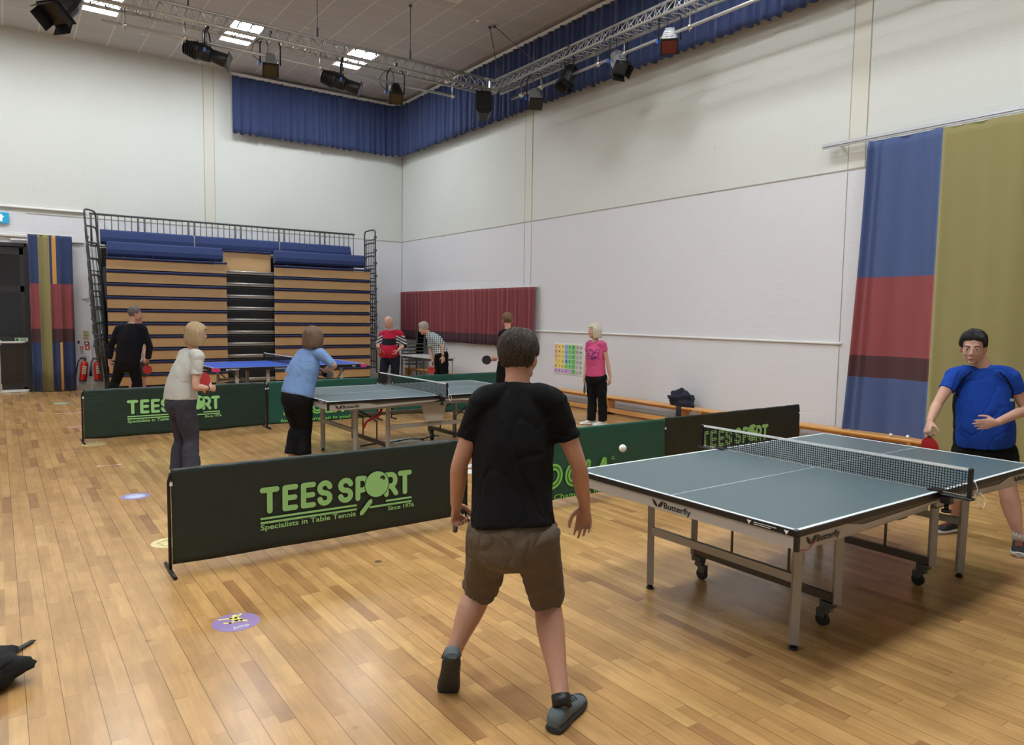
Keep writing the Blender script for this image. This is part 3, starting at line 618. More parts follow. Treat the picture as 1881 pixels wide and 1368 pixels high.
# ------------------------------------------------------------------ floor stickers and marks
def sticker(x, y, rx, ry, rgb, label, deco=None, ang=0.0, cat='floor sticker'):
    t = MB(); t.use(mat('sticker_%d_%d_%d' % rgb, rgb, .35)); n = 40
    t.tube([(0, 0, 0), (0, 0, .0012)], 1.0, n)
    t.v = [((p[0] * rx) * cos(ang) - p[1] * ry * sin(ang), p[0] * rx * sin(ang) + p[1] * ry * cos(ang), p[2]) for p in t.v]; t.sm = [False] * len(t.sm)
    o = t.build('floor_sticker', None, None, (x, y, 0.0)); tag(o, label, cat, 'round stickers in a line on the floor' if cat == 'floor sticker' else None)
    if deco: deco(o)
    return o
I4 = Matrix.Identity(4); Z2 = Matrix.Translation((0, 0, .002))
def d_jump(o):
    q = MB(); m = mat('sticker_cream_yellow', (236, 222, 130), .4); q.use(m)
    disc(q, (0.015, .085), .018, .016, Z2); stroke(q, [(.0, .055), (.02, .02)], .022, Z2); stroke(q, [(-.01, .06), (-.07, .075)], .008, Z2); stroke(q, [(.01, .05), (.05, .09)], .008, Z2)
    stroke(q, [(.01, .02), (-.03, .0), (-.055, .012)], .009, Z2); stroke(q, [(.03, .015), (.05, -.015)], .010, Z2)
    q.build('figure', m, o)
    q = MB(); add_text(q, 'Jump', Matrix.Translation((-.035, -.085, .002)) @ Matrix.Rotation(.05, 4, 'Z'), .042, .085, .01); q.build('lettering', M_WHITE, o)
def ring(rgb, k, w, dotted=False):
    def f(o):
        q = MB(); pts = [(k * cos(2 * pi * i / 40) * (1 + .12 * sin(5 * 2 * pi * i / 40)), k * sin(2 * pi * i / 40) * (1 + .12 * sin(5 * 2 * pi * i / 40))) for i in range(41)]
        stroke(q, pts, w, Z2, 0, 2); q.build('outline', mat('deco_%d_%d_%d' % rgb, rgb, .5), o)
    return f
def d_ringed(o):
    q = MB(); disc(q, (0, 0), .085, .08, Z2); b = q.build('inner_disc', mat('pale_blue_disc', (206, 216, 240), .4), o)
    q = MB(); stroke(q, [(-.09, -.01), (-.05, .03), (.0, .035), (.04, .045), (.075, .03), (.09, 0)], .004, Matrix.Translation((0, 0, .003)), 0, 2); q.build('outline', mat('deco_violet', (108, 90, 160), .5), b)
sticker(1.02, 4.03, .125, .125, (150, 128, 178), 'purple round floor sticker with a yellow jumping figure and white lettering', d_jump)
sticker(0.985, 5.72, .125, .125, (222, 208, 150), 'yellow round floor sticker just behind the left foot of the front barrier', ring((150, 130, 80), .07, .003))
sticker(0.985, 7.34, .125, .125, (150, 134, 190), 'purple round floor sticker with a pale blue centre left of the front barrier', d_ringed)
o = MB(); o.use(mat('pink_line', (214, 150, 140), .4)); o.box((0, 0, .0006), (.20, .02, .0012)); o.tube([(-.10, 0, 0), (-.10, 0, .0012)], .026, 16); o.tube([(.10, 0, 0), (.10, 0, .0012)], .026, 16)
o = o.build('floor_sticker', None, None, (.955, 8.97, 0)); tag(o, 'long pink floor sticker with two rounded ends, between the two barrier rows', 'floor sticker')
q = MB(); q.box((0, 0, .0016), (.18, .006, .0008)); disc(q, (-.1, 0), .014, .014, Z2); disc(q, (.1, 0), .014, .014, Z2); q.build('inner_mark', mat('pink_pale', (236, 196, 186), .4), o)
sticker(.955, 10.48, .14, .13, (214, 196, 140), 'yellow round floor sticker with a red squiggle by the foot of the rear barrier', ring((176, 96, 70), .07, .005))
sticker(.885, 12.2, .12, .11, (206, 150, 130), 'pinkish round floor sticker half hidden by the rear barrier edge', ring((230, 200, 190), .06, .006))
o = MB().box((0, 0, .0006), (.46, .03, .0012)).build('floor_line', mat('white_floor_line', (214, 210, 204), .4), None, (.95, 13.86, 0)); tag(o, 'short white line sticker on the floor left of the rear barrier', 'floor line')
sticker(.915, 15.39, .13, .13, (160, 196, 172), 'mint green round floor sticker nearest the exit door', ring((200, 220, 206), .07, .006))
sticker(2.093, 4.51, .024, .024, (104, 84, 60), 'small dark metal floor plug in front of the front barrier', None, 0, 'floor plug')
o = MB().box((0, 0, .0007), (.42, .30, .0014)).build('floor_sheet', mat('pale_sheet', (196, 196, 196), .3), None, (4.42, 8.75, 0)); o.rotation_euler = (0, 0, .1); tag(o, 'pale grey sheet stuck on the floor under the rear green table, left one', 'floor sheet')
o = MB().box((0, 0, .0007), (.44, .24, .0014)).build('floor_sheet', MATS['pale_sheet'], None, (4.72, 8.42, 0)); o.rotation_euler = (0, 0, -.2); tag(o, 'pale grey sheet on the floor under the rear green table, right one', 'floor sheet')
for i, (x, y) in enumerate(((4.35, 6.88), (4.52, 6.62), (4.2, 6.6))):
    o = MB().box((0, 0, .0008), (.20, .14, .0016)).build('floor_paper', mat('white_paper', (224, 224, 232), .5), None, (x, y, 0)); o.rotation_euler = (0, 0, .5 * i)
    q = MB(); [q.box((0, -.04 + .03 * k, .0019), (.14, .006, .0006)) for k in range(3)]; q.build('printing', mat('blue_ink', (70, 90, 170), .6), o)
    tag(o, ('white paper on the floor behind the front barrier gap, farthest of three', 'white paper with blue print on the floor, nearest the right-hand barrier', 'white paper on the floor, leftmost of the three sheets beside the man in black')[i], 'paper')
cb = MB(); pts = [V(p) for p in ((3.75, 8.62, .008), (3.95, 8.70, .008), (4.15, 8.66, .008), (4.30, 8.60, .03), (4.5, 8.7, .03), (4.66, 8.62, .012), (4.78, 8.6, .06), (4.9, 8.55, .05))]
cu = [pts[i].lerp(pts[i + 1], k / 5) for i in range(7) for k in range(5)]
for _ in range(4): cu = [cu[0]] + [(cu[i - 1] + cu[i] + cu[i + 1]) / 3 for i in range(1, len(cu) - 1)] + [cu[-1]]
cb.tube(cu, .008, 6); cb.ell(cu[15], (.03, .02, .012)); cb.ell(cu[25], (.025, .02, .015))
tag(cb.build('cord', M_RUBB), 'dark knotted cord trailing on the floor under the rear green table', 'cord')

# ------------------------------------------------------------------ court barriers
def barrier_cloth_mat(name, rgb):
    k = NT(name); tc = k.n('TexCoord'); mp = k.n('Mapping'); mp.inputs['Scale'].default_value = (3, 3, 6); k.l(tc.outputs['Object'], mp.inputs[0])
    n = k.n('TexNoise'); n.inputs['Scale'].default_value = 1.6; n.inputs['Detail'].default_value = 5; n.inputs['Distortion'].default_value = 1.5; k.l(mp.outputs[0], n.inputs['Vector'])
    bp = k.n('Bump'); bp.inputs['Strength'].default_value = .45; bp.inputs['Distance'].default_value = .02; k.l(n.outputs[0], bp.inputs['Height']); k.l(bp.outputs[0], k.b.inputs['Normal'])
    k.b.inputs['Base Color'].default_value = lin(rgb); k.b.inputs['Roughness'].default_value = .42; return k.m
MC_T = barrier_cloth_mat('dark_vinyl', (24, 38, 34)); MC_T2 = barrier_cloth_mat('dark_green_vinyl', (22, 46, 38)); MC_J = barrier_cloth_mat('bottle_green_vinyl', (22, 78, 66)); MC_T3 = barrier_cloth_mat('black_green_vinyl', (28, 34, 28))
M_LG = mat('print_light_green', (150, 205, 130), .5); M_LG2 = mat('print_lime', (134, 206, 92), .5)
M_PF = frame_matrix((0, 0, 0), (1, 0, 0), (0, 0, 1))
def tees_logo(dark):
    # strokes in banner metres; x from 0 to 1.167, baseline z 0, cap height .186
    q = MB(); k = 1.167 / 915.0; H = .186; w = .0195
    X = lambda u: (u - 615) * k
    def S(pts, ww=w, y=.009): stroke(q, [(X(a), b * H) for a, b in pts], ww, Matrix.Translation((0, -y, 0)) @ M_PF)
    q.use(M_LG)
    def T(a, b): S([(a + 14, .9), (b - 14, .9)]); S([((a + b) / 2, .88), ((a + b) / 2, .1)])
    def E(a, b):
        S([(a + 16, .9), (a + 16, .1)]); S([(a + 16, .9), (b - 14, .9)]); S([(a + 16, .5), (b - 18, .5)]); S([(a + 16, .1), (b - 14, .1)])
    def SS(a, b):
        c = (a + b) / 2; r = (b - a) / 2 - 15; p = []
        for i in range(11): t = radians(10 + 260 * i / 10); p.append((c + r * cos(t), .70 + .20 * sin(t)))
        for i in range(1, 11): t = radians(90 - 260 * i / 10); p.append((c + r * cos(t), .30 + .20 * sin(t)))
        S(p)
    def PP(a, b):
        S([(a + 15, .9), (a + 15, .1)]); p = [(a + 15, .9)]
        for i in range(9): t = radians(90 - 180 * i / 8); p.append((b - 42 + 28 * cos(t), .66 + .24 * sin(t)))
        p.append((a + 15, .42)); S(p)
    T(615, 718); E(735, 822); E(838, 924); SS(933, 1022); SS(1056, 1148); PP(1163, 1250); PP(1346, 1436); S([(1395, .42), (1425, .1)]); T(1440, 1532)
    L = lambda xa, xb, z: q.box(((X(xa) + X(xb)) / 2, -.0092, z), (X(xb) - X(xa), .0008, .0155))
    L(615, 1170, -.032); L(615, 1170, -.062); L(1357, 1530, -.032); L(1250, 1530, -.062)
    # bat with a dark outline
    MP = lambda y: Matrix.Translation((0, -y, 0)) @ M_PF
    q.use(dark); disc(q, (X(1300), .58 * H), .1035, .1035, MP(.0100)); stroke(q, [(X(1262), -.01), (X(1196), -.105)], .023, MP(.0100), 0, 3)
    q.use(M_LG); disc(q, (X(1300), .58 * H), .0975, .0975, MP(.0106)); stroke(q, [(X(1258), -.015), (X(1200), -.10)], .0175, MP(.0106), 0, 2)
    q.use(dark); disc(q, (X(1337), .80 * H), .021, .021, MP(.0112)); q.use(M_LG)
    add_text(q, 'Specialists in Table Tennis', Matrix.Translation((0, -.0095, -.112)) @ M_PF, .052, .70, .022)
    add_text(q, 'Since 1976', Matrix.Translation((X(1370), -.0095, -.108)) @ M_PF, .045, .225, .022)
    return q
def joola_logo(dark):
    q = MB(); H = .235; w = .030
    def S(pts, ww, y): stroke(q, pts, ww, Matrix.Translation((0, -y, 0)) @ M_PF)
    def arc(cx, cz, rx, rz, a0, a1, n=20): return [(cx + rx * cos(radians(a0 + (a1 - a0) * i / n)), cz + rz * sin(radians(a0 + (a1 - a0) * i / n))) for i in range(n + 1)]
    def sl(p): return [(a + b * .16, b) for a, b in p]
    shapes = [sl([(.10, .205), (.145, .205), (.145, .07)]) + sl(arc(.10, .07, .045, .042, 0, -110)), sl(arc(.315, .118, .085, .088, 0, 360)), sl(arc(.575, .118, .085, .088, 0, 360)),
              sl([(.73, .205), (.73, .03), (.82, .03)]), sl([(.865, .03), (.93, .205), (.985, .03)]), sl([(.885, .085), (.965, .085)])]
    q.use(M_LG2)
    for p in shapes: S(p, w, .009)
    q.use(dark)
    for p in shapes: S(p, .006, .0096)
    q.use(M_LG2)
    disc(q, (1.075, .215), .020, .020, Matrix.Translation((0, -.009, 0)) @ M_PF); q.use(dark); disc(q, (1.075, .215), .015, .015, Matrix.Translation((0, -.0096, 0)) @ M_PF); q.use(M_LG2)
    add_text(q, 'R', Matrix.Translation((1.068, -.0102, .206)) @ M_PF, .022, None, .01)
    add_text(q, 'for the Champion in you!', Matrix.Translation((.02, -.0095, -.095)) @ M_PF, .066, 1.10, .014)
    return q
def barrier(x, y, L, ang, cloth, logo, lx, lz, label, group=None):
    t = empty('court_barrier', (x, y, 0), ang, label, 'barrier', 'surround barriers')
    f = MB(); f.tube([(0, 0, .02), (0, 0, .60), (.012, 0, .65), (.05, 0, .672), (L - .05, 0, .672), (L - .012, 0, .65), (L, 0, .60), (L, 0, .02)], .011, 8); f.build('frame', M_BLACK, t)
    for xx in (0, L): MB().tube([(xx, -.17, .012), (xx, .17, .012)], .012, 8).build('foot', M_BLACK, t)
    for xx in (.012, L - .012): MB().box((xx, 0, .585), (.018, .03, .022)).build('clip', M_WHITE, t)
    mb = MB(); nu = 90; a0 = .016; prof = [(.014, .05)] + [(.014, .05 + .1 * k) for k in range(1, 6)] + [(.015, .655), (.013, .677), (.0, .686), (-.013, .677), (-.015, .655)] + [(-.010, .60 - .03 * k) for k in range(0, 19)]
    sd = x * 3.7 + y
    wave = lambda xx, pz: .0045 * noise.noise(V((xx * 3, pz * 4, sd))) + .003 * sin(xx * 5 + pz * 8 + sd)
    for (py, pz) in prof:
        for i in range(nu + 1):
            u = i / nu; xx = a0 + (L - 2 * a0) * u; fr = max(0, min(1, (.64 - pz) / .1)); sg = 1 if py > 0 else -1
            wv = wave(xx, pz) * fr
            zz = pz + (.012 * noise.noise(V((xx * 2.2, 3, sd))) - .012 * sin(u * pi) if pz < .08 else 0) + (.003 * noise.noise(V((xx * 9, sd, 0))) if pz > .65 else 0)
            mb.add([(xx, py + wv + (0 if py > 0 else -.003 * fr), zz)])
    for j in range(len(prof) - 1):
        for i in range(nu): a = j * (nu + 1) + i; mb.face((a, a + nu + 1, a + nu + 2, a + 1), True)
    c = mb.build('banner_cloth', cloth, t); so = c.modifiers.new('thickness', 'SOLIDIFY'); so.thickness = .002
    if logo:
        q = logo(cloth); q.v = [(p[0] + lx, p[1] - .0135 + wave(p[0] + lx, p[2] + lz), p[2] + lz) for p in q.v]; q.build('lettering', None, c)
    return t
barrier(.872, 5.05, 2.26, -.004, MC_T, tees_logo, 1.447 - .872, .304, 'dark barrier with pale green lettering, nearest the camera on the left')
barrier(3.24, 5.05, 2.27, 0, MC_J, joola_logo, 3.70 - 3.24 , .145, 'bottle green barrier behind the man in black, front row middle')
barrier(5.53, 5.09, 2.35, 0, MC_T3, tees_logo, .55, .31, 'dark barrier behind the net of the front table, front row right')
barrier(.852, 10.66, 2.34, .02, MC_T2, tees_logo, .51, .335, 'dark barrier with pale green lettering in the back row, behind the woman in grey')
barrier(3.21, 10.74, 1.77, 0, MC_J, joola_logo, .17, .165, 'bottle green barrier in the back row behind the woman in the light blue top')
barrier(5.22, 10.74, 2.3, .02, MC_J, None, 0, 0, 'plain bottle green barrier in the back row behind the rear table net')

# ------------------------------------------------------------------ table tennis tables
M_TGRN = mat('table_green', (84, 104, 110), .38, var=.02); M_TBLU = mat('table_blue', (44, 92, 206), .38)
M_LINE = mat('table_white_line', (232, 236, 238), .45); M_APR = mat('apron_silver', (176, 172, 166), .45, metal=.1); M_EDGE = mat('edge_black', (16, 16, 18), .4)
M_WEDGE = mat('apron_brown', (92, 82, 70), .45); M_LEG = mat('leg_silver', (158, 155, 150), .42, metal=.3); M_LOGO = mat('logo_black', (20, 20, 20), .5); M_PINK = mat('pink_corner', (224, 60, 120), .45)
def net_part(t, z=.76, seg=True):
    n = MB(); h = .1425; W = 1.80
    for k in range(121): x = -W / 2 + W * k / 120; n.box((0, x, z + h / 2 + .002), (.002, .0034, h))
    for k in range(10): n.box((0, 0, z + .004 + h * k / 10), (.002, W, .0034))
    nt = n.build('net', mat('net_black', (22, 24, 24), .8), t)
    tp = MB(); tp.box((0, 0, z + .1485), (.004, W + .02, .015)); tp.build('net_tape', M_LINE, nt)
    MB().tube([(0, -.93, z + .003), (0, .93, z + .003)], .0022, 5).build('net_cord', M_LINE, nt)
    for s in (-1, 1):
        p = MB(); p.box((0, s * .912, z + .075), (.028, .022, .165), bevel=.005); p.box((0, s * .84, z - .012), (.045, .19, .012), bevel=.004); p.box((0, s * .74, z + .006), (.06, .07, .008)); p.box((0, s * .80, z - .04), (.05, .05, .04)); p.cyl((0, s * .80, z - .06), (0, s * .80, z - .10), .012); p.cyl((0, s * .80, z - .095), (0, s * .80, z - .11), .025); p.build('net_post', M_BLACK, nt)
    st = MB(); st.tube([(.0, -.93, z + .10), (.01, -.945, z + .05), (.0, -.935, z + .0), (.01, -.96, z + .03), (.02, -.985, z + .0), (.01, -.98, z - .05), (.0, -.955, z - .03), (.0, -.95, z + .01), (.015, -.965, z - .06)], .0018, 5)
    st.build('net_string', M_LINE, nt)
def logo_text(q, txt, M, h, wings=True, w=None):
    if wings:
        for s in (-1, 1):
            pts = [(s * a * h, b * h) for a, b in ((.06, .02), (.35, .06), (.72, .28), (.95, .62), (.98, 1.0), (.62, .86), (.30, .62), (.10, .32))]; i = q.add([M @ V((a + 1.0 * h, b, 0)) for a, b in pts]); q.face(range(i, i + len(pts)))
    add_text(q, txt, M @ Matrix.Translation((2.10 * h if wings else 0, .08 * h, 0)), h * 1.12, w, .02)
def tt_table(x, y, a, label, kind='green'):
    t = empty('table_tennis_table', (x, y, 0), a, label, 'table tennis table', 'table tennis tables')
    top = M_TGRN if kind == 'green' else M_TBLU; z = .76; L, W = 2.74, 1.525; gr = kind == 'green'
    for s in (-1, 1):
        q = MB(); q.use(top); q.box((s * (L / 4 + .001), 0, z - .010), (L / 2 - .004, W, .0195))
        q.use(M_LINE); e = .0006
        q.box((s * (L / 2 - .010), 0, z), (.020, W, e * 2)); q.box((s * L / 4, W / 2 - .010, z), (L / 2 - .004, .020, e * 2)); q.box((s * L / 4, -W / 2 + .010, z), (L / 2 - .004, .020, e * 2)); q.box((s * L / 4, 0, z), (L / 2 - .004, .004, e * 2)); q.build('tabletop', None, t)
        ed = MB(); eh = .028 if gr else .055; zc = z - .001 - eh / 2
        ed.box((s * (L / 2 + .0035), 0, zc), (.007, W + .014, eh)); ed.box((s * L / 4, W / 2 + .0035, zc), (L / 2 - .004, .007, eh)); ed.box((s * L / 4, -W / 2 - .0035, zc), (L / 2 - .004, .007, eh)); ed.build('edge_band', M_EDGE, t)
        if gr:
            ap = MB(); ap.use(M_APR); ap.box((s * (L / 2 - .012), 0, .700), (.022, W - .03, .058)); 
            for sy in (-1, 1):
                Mx = Matrix(((1, 0, 0, 0), (0, 0, sy, sy * (W / 2 - .022)), (0, 1, 0, 0), (0, 0, 0, 1)))
                ap.use(M_APR); ap.prism([(s * (L / 2 - .004), .731), (s * (L / 2 - .004), .660), (s * .80, .668), (s * .02, .700), (s * .02, .713), (s * .80, .698), (s * .98, .731)], .018, Mx)
                ap.use(M_WEDGE); ap.prism([(s * .98, .731), (s * .80, .698), (s * .02, .713), (s * .02, .731)], .014, Mx)
                ap.use(M_SILVER); ap.prism([(s * 1.12, .668), (s * 1.12, .640), (s * .05, .655), (s * .05, .690)], .016, Matrix.Translation((0, -sy * .03, 0)) @ Mx)
                ap.use(M_EDGE); ap.box((s * (L / 2 + .001), sy * (W / 2 + .001), .700), (.020, .020, .070))
            ap.build('apron', None, t)
            if s == -1:
                q = MB(); logo_text(q, 'Butterfly', frame_matrix((s * (L / 2 + .0005) , .115, .680), (0, -1, 0), (0, 0, 1)), .040, True, .185)
                q.build('lettering', M_LOGO, t); q = MB()
                logo_text(q, 'Butterfly', frame_matrix((s * L / 2 + .08, -W / 2 + .0015, .678), (1, 0, 0), (0, 0, 1)), .040, True, .195); q.build('lettering', M_LOGO, t)
                q = MB(); rm = mat('red_pinstripe', (190, 50, 40), .5); zz = .0025
                stroke(q, [(.0, .664), (.07, .656), (.09, .668), (.14, .690)], .0022, Matrix.Translation((s * L / 2 + .03, -W / 2 + .001, 0)) @ M_PF); q.build('pinstripe', rm, t)
                q = MB(); MT = Matrix(((0, 0, -1, s * (L / 2 + .0075)), (-1, 0, 0, -.50), (0, 1, 0, .738), (0, 0, 0, 1)))
                for xx in (0, .20): q.add([MT @ V(p) for p in ((xx, .014, 0), (xx + .026, .014, 0), (xx + .013, -.006, 0))]); q.face((len(q.v) - 3, len(q.v) - 2, len(q.v) - 1))
                [stroke(q, [(.040, zz_), (xe_, zz_)], .0016, MT, 0, 2) for zz_, xe_ in ((.010, .16), (.001, .13))]; q.build('edge_marks', M_LINE, t)
            else:
                q = MB(); logo_text(q, 'Butterfly', frame_matrix((L / 2 - .34, -W / 2 + .0015, .683), (1, 0, 0), (0, 0, 1)), .036, True, .17); q.build('lettering', M_LOGO, t)
            for sy in (-1, 1):
                lg = MB(); lg.tube([(s * .95, sy * .505, .03), (s * .955, sy * .51, .68)], .030, 4); lo = lg.build('leg', M_LEG, t)
                ft = MB(); ft.cyl((s * .95, sy * .505, .03), (s * .95, sy * .505, .012), .014); ft.cyl((s * .95, sy * .505, .012), (s * .95, sy * .505, 0), .024); ft.build('levelling_foot', M_BLACK, lo)
                cp = MB(); cp.tube([(s * .55, sy * .50, .15), (s * .55, sy * .50, .67)], .028, 4); cp.build('leg', M_LEG, t)
                cs = MB(); cs.box((s * .55, sy * .455, .135), (.06, .07, .03)); cs.box((s * .55, sy * .445, .105), (.035, .05, .05), Matrix.Rotation(.4 * sy, 3, 'X')); cs.box((s * .55, sy * .42, .075), (.04, .05, .045)); c_ = cs.build('caster', M_DGREY, t)
                wh = MB(); wh.cyl((s * .55 - .012, sy * .425, .038), (s * .55 + .012, sy * .425, .038), .038); wh.cyl((s * .55 - .0135, sy * .425, .038), (s * .55 + .0135, sy * .425, .038), .018); wh.build('wheel', M_RUBB, c_)
            MB().box((s * .952, 0, .375), (.028, .98, .045)).build('crossbar', M_LEG, t)
            MB().box((s * .55, 0, .175), (.03, .98, .045)).build('crossbar', M_BROWNM, t)
            fm = MB()
            for sy in (-1, 1): fm.box((s * .50, sy * .56, .668), (.96, .03, .028)); fm.tube([(s * .55, sy * .20, .19), (s * .55, sy * .20, .42), (s * .70, sy * .20, .52), (s * .95, sy * .20, .66)], .010, 4)
            fm.box((s * .95, 0, .69), (.03, 1.2, .03)); fm.box((s * .35, 0, .69), (.03, 1.2, .03)); fm.build('under_frame', M_BROWNM, t)
        else:
            for sy in (-1, 1):
                for xx in (.42, .95): MB().box((s * xx, sy * .60, .36), (.05, .05, .68)).build('leg', mat('leg_beige', (180, 172, 158), .45), t)
                c_ = MB().box((s * .42, sy * .60, .09), (.05, .1, .04)).build('caster', M_DGREY, t); MB().cyl((s * .42 - .012, sy * .62, .04), (s * .42 + .012, sy * .62, .04), .04).build('wheel', M_RUBB, c_)
                MB().box((s * (L / 2 - .05), sy * (W / 2 + .004), .728), (.11, .010, .056)).build('corner_pad', M_PINK, t)
                MB().box((s * (L / 2 + .004), sy * (W / 2 - .04), .728), (.010, .10, .056)).build('corner_pad', M_PINK, t)
                MB().tube([(s * .80, sy * .62, .45), (s * 1.05, sy * .62, .70)], .010, 4).build('strut', M_DGREY, t)
            MB().box((s * .95, 0, .40), (.03, 1.2, .04)).build('crossbar', MATS['leg_beige'], t)
            for sy in (-1, 1): MB().box((s * .68, sy * .6, .44), (.55, .03, .05)).build('side_rail', MATS['leg_beige'], t)
            if s == -1:
                q = MB(); add_text(q, 'BUTTERFLY', frame_matrix((-L / 2 + .20, -W / 2 - .0085, .715), (1, 0, 0), (0, 0, 1)), .035, .22, .02); q.build('lettering', M_WHITE, t); q = MB(); add_text(q, 'Centrefold 25', frame_matrix((-.35, -W / 2 - .0085, .718), (1, 0, 0), (0, 0, 1)), .028, .45, .015); q.build('lettering', M_WHITE, t)
            else:
                q = MB(); logo_text(q, ' ', frame_matrix((L / 2 - .28, -W / 2 - .0085, .71), (1, 0, 0), (0, 0, 1)), .04) if False else None
                for s2 in (-1, 1):
                    i = q.add([frame_matrix((L / 2 - .24, -W / 2 - .0085, .71), (1, 0, 0), (0, 0, 1)) @ V(p) for p in ((s2 * .003, 0, 0), (s2 * .028, .01, 0), (s2 * .032, .036, 0), (s2 * .012, .026, 0))]); q.face(range(i, i + 4))
                q.build('emblem', M_WHITE, t)
    if gr:
        cpn = MB(); cpn.prism([(-.16, .60), (-.11, .44), (.11, .44), (.16, .60), (.18, .665), (-.18, .665)], .012, Matrix(((1, 0, 0, 0), (0, 0, -1, -.60), (0, 1, 0, 0), (0, 0, 0, 1)))); 
        if y > 5: cpn.build('centre_plate', M_APR, t)
        for sy in (-1, 1): MB().box((0, sy * .56, .40), (1.10, .03, .045)).build('side_rail', M_LEG, t) if y > 5 else None
        if y > 5: MB().tube([(-.90, -.60, .42), (-.86, -.60, .49), (-.70, -.60, .56), (-.66, -.60, .66)], .014, 6).build('red_handle', mat('handle_red', (170, 24, 34), .4), t)
        else:
            mk = MB()
            for xx in (-.22, .22): mk.box((xx, -.66, .64), (.10, .03, .05)); mk.cyl((xx, -.69, .655), (xx, -.65, .655), .014)
            mk.build('folding_mechanism', M_DGREY, t)
    net_part(t); return t
tt_table(4.266, 2.626, .006, 'green table tennis table nearest the camera, right foreground')
tt_table(4.217, 8.139, 0.0, 'green table tennis table between the two barrier rows')
tt_table(4.27, 13.47, .02, 'bright blue table tennis table in front of the bleacher', 'blue')

# ------------------------------------------------------------------ benches, grey table, stacked chairs
def bench(y0, y1, label):
    t = empty('gym_bench', (8.765, (y0 + y1) / 2, 0), 0, label, 'bench', 'wooden gym benches along the right wall'); L = y1 - y0; ys = [L / 2 - .18, .0, -L / 2 + .18]
    MB().box((0, 0, .305), (.235, L, .032), bevel=.008).build('seat_plank', M_PINE, t)
    MB().box((0, 0, .27), (.03, L - .1, .045)).build('rail', M_PINE, t)
    for yy in ys:
        l = MB(); l.prism([(-.10, .29), (.10, .29), (.075, .10), (-.075, .10)], .045, Matrix(((1, 0, 0, 0), (0, 0, 1, yy - .022), (0, 1, 0, 0), (0, 0, 0, 1)))); l.prism([(-.11, .045), (.11, .045), (.08, .10), (-.08, .10)], .05, Matrix(((1, 0, 0, 0), (0, 0, 1, yy - .025), (0, 1, 0, 0), (0, 0, 0, 1)))); l.build('leg', M_PINE, t)
    MB().box((-.02, 0, .07), (.07, L - .05, .07), bevel=.006).build('beam', M_PINE, t)
    MB().box((0, 0, .014), (.13, .05, .028)).build('floor_pad', M_RUBB, t)
    for yy in ys: MB().box((0, yy, .022), (.2, .05, .044)).build('floor_pad', M_RUBB, t)
    return t
bench(7.47, 11.2, 'long wooden gym bench behind the woman in pink, with the dark jacket on its end')
bench(3.98, 7.44, 'long wooden gym bench in front of the colour-block curtain with two balls on it')
bench(12.4, 17.2, 'wooden gym bench under the grey table and the wine red curtain')
gt = empty('folding_table', (8.22, 15.0, 0), 0, 'pale grey table against the right wall behind the man in checks', 'table')
MB().box((0, 0, .715), (.62, 1.5, .03), bevel=.005).build('tabletop', mat('pale_grey_laminate', (200, 200, 200), .35), gt)
for sx in (-1, 1):
    for sy in (-1, 1): MB().cyl((sx * .27, sy * .68, 0), (sx * .27, sy * .68, .70), .014, seg=8).build('leg', M_SILVER, gt)
MB().box((0, 0, .67), (.56, 1.4, .04)).build('frame', M_DGREY, gt)
for k in range(7):
    c = empty('stacking_chair', (8.62, 16.5, .0 + .085 * k), 0, 'black stacking chair %s of the stack behind the grey table' % ('lowest', 'second lowest', 'third from bottom', 'middle one', 'third from top', 'second from top', 'topmost')[k], 'chair', 'stacked chairs by the grey table')
    MB().box((0, 0, .44), (.42, .42, .03), bevel=.01).build('seat', M_DGREY, c)
    b = MB(); b.tube([(.22, -.2, .0), (.20, -.2, .44), (.24, -.2, .86), (.24, .2, .86), (.20, .2, .44), (.22, .2, .0)], .012, 6); b.build('back_frame', M_DGREY, c)
    b = MB(); b.tube([(-.22, -.2, .0), (-.2, -.2, .43), (-.2, .2, .43), (-.22, .2, .0)], .012, 6); b.build('front_frame', M_DGREY, c)
    MB().box((.238, 0, .76), (.02, .36, .16)).build('backrest', M_DGREY, c)
# dark jacket on the bench, balls, bag
def blob(name, c, r, seed, m, amp=.35, sub=(36, 24), cut=None):
    mb = MB(); nu, nv = sub; rings = []
    for j in range(1, nv):
        t_ = pi * j / nv; ring_ = []
        for i in range(nu):
            d_ = V((sin(t_) * cos(2 * pi * i / nu), sin(t_) * sin(2 * pi * i / nu), -cos(t_))); f = 1 + amp * noise.noise(d_ * 1.7 + V((seed, 0, 0))) + amp * .35 * noise.noise(d_ * 5 + V((0, seed, 0)))
            p = V((d_.x * r[0] * f, d_.y * r[1] * f, d_.z * r[2] * f))
            if cut is not None: p.z = max(p.z, cut)
            ring_.append(p)
        rings.append(ring_)
    mb.loft(rings); return mb.build(name, m, None, c)
jk = blob('jacket', (8.77, 7.72, .405), (.12, .23, .15), 3.3, mat('navy_jacket', (26, 30, 48), .85, bump=.5, bscale=22), .5, cut=-.083); tag(jk, 'dark navy jacket bundled on the bench end against the white wall', 'jacket')
q = MB(); q.loft([[(8.634, 7.62 + .08 * sin(a), .325 - .0) if False else (8.636 - .012 * (k % 2), 7.66 + dy, z) for k, dy in enumerate((-.05, 0, .05))] for a, z in ((0, .33), (1, .22), (2, .12))], closed=False, cap=False)
sl = q.build('sleeve', mat('navy_jacket', (26, 30, 48)), jk); sl.location = (-8.77, -7.72, -.405); so = sl.modifiers.new('thickness', 'SOLIDIFY'); so.thickness = .012
def ball(p, label, cat='ball'):
    o = MB().ell((0, 0, 0), (.02, .02, .02), nu=24, nv=16).build('table_tennis_ball', mat('ball_white', (244, 244, 240), .4), None, p); return tag(o, label, cat, 'table tennis balls')
ball((2.683, 2.755, 1.013), 'white ball in the air above the left corner of the front table')
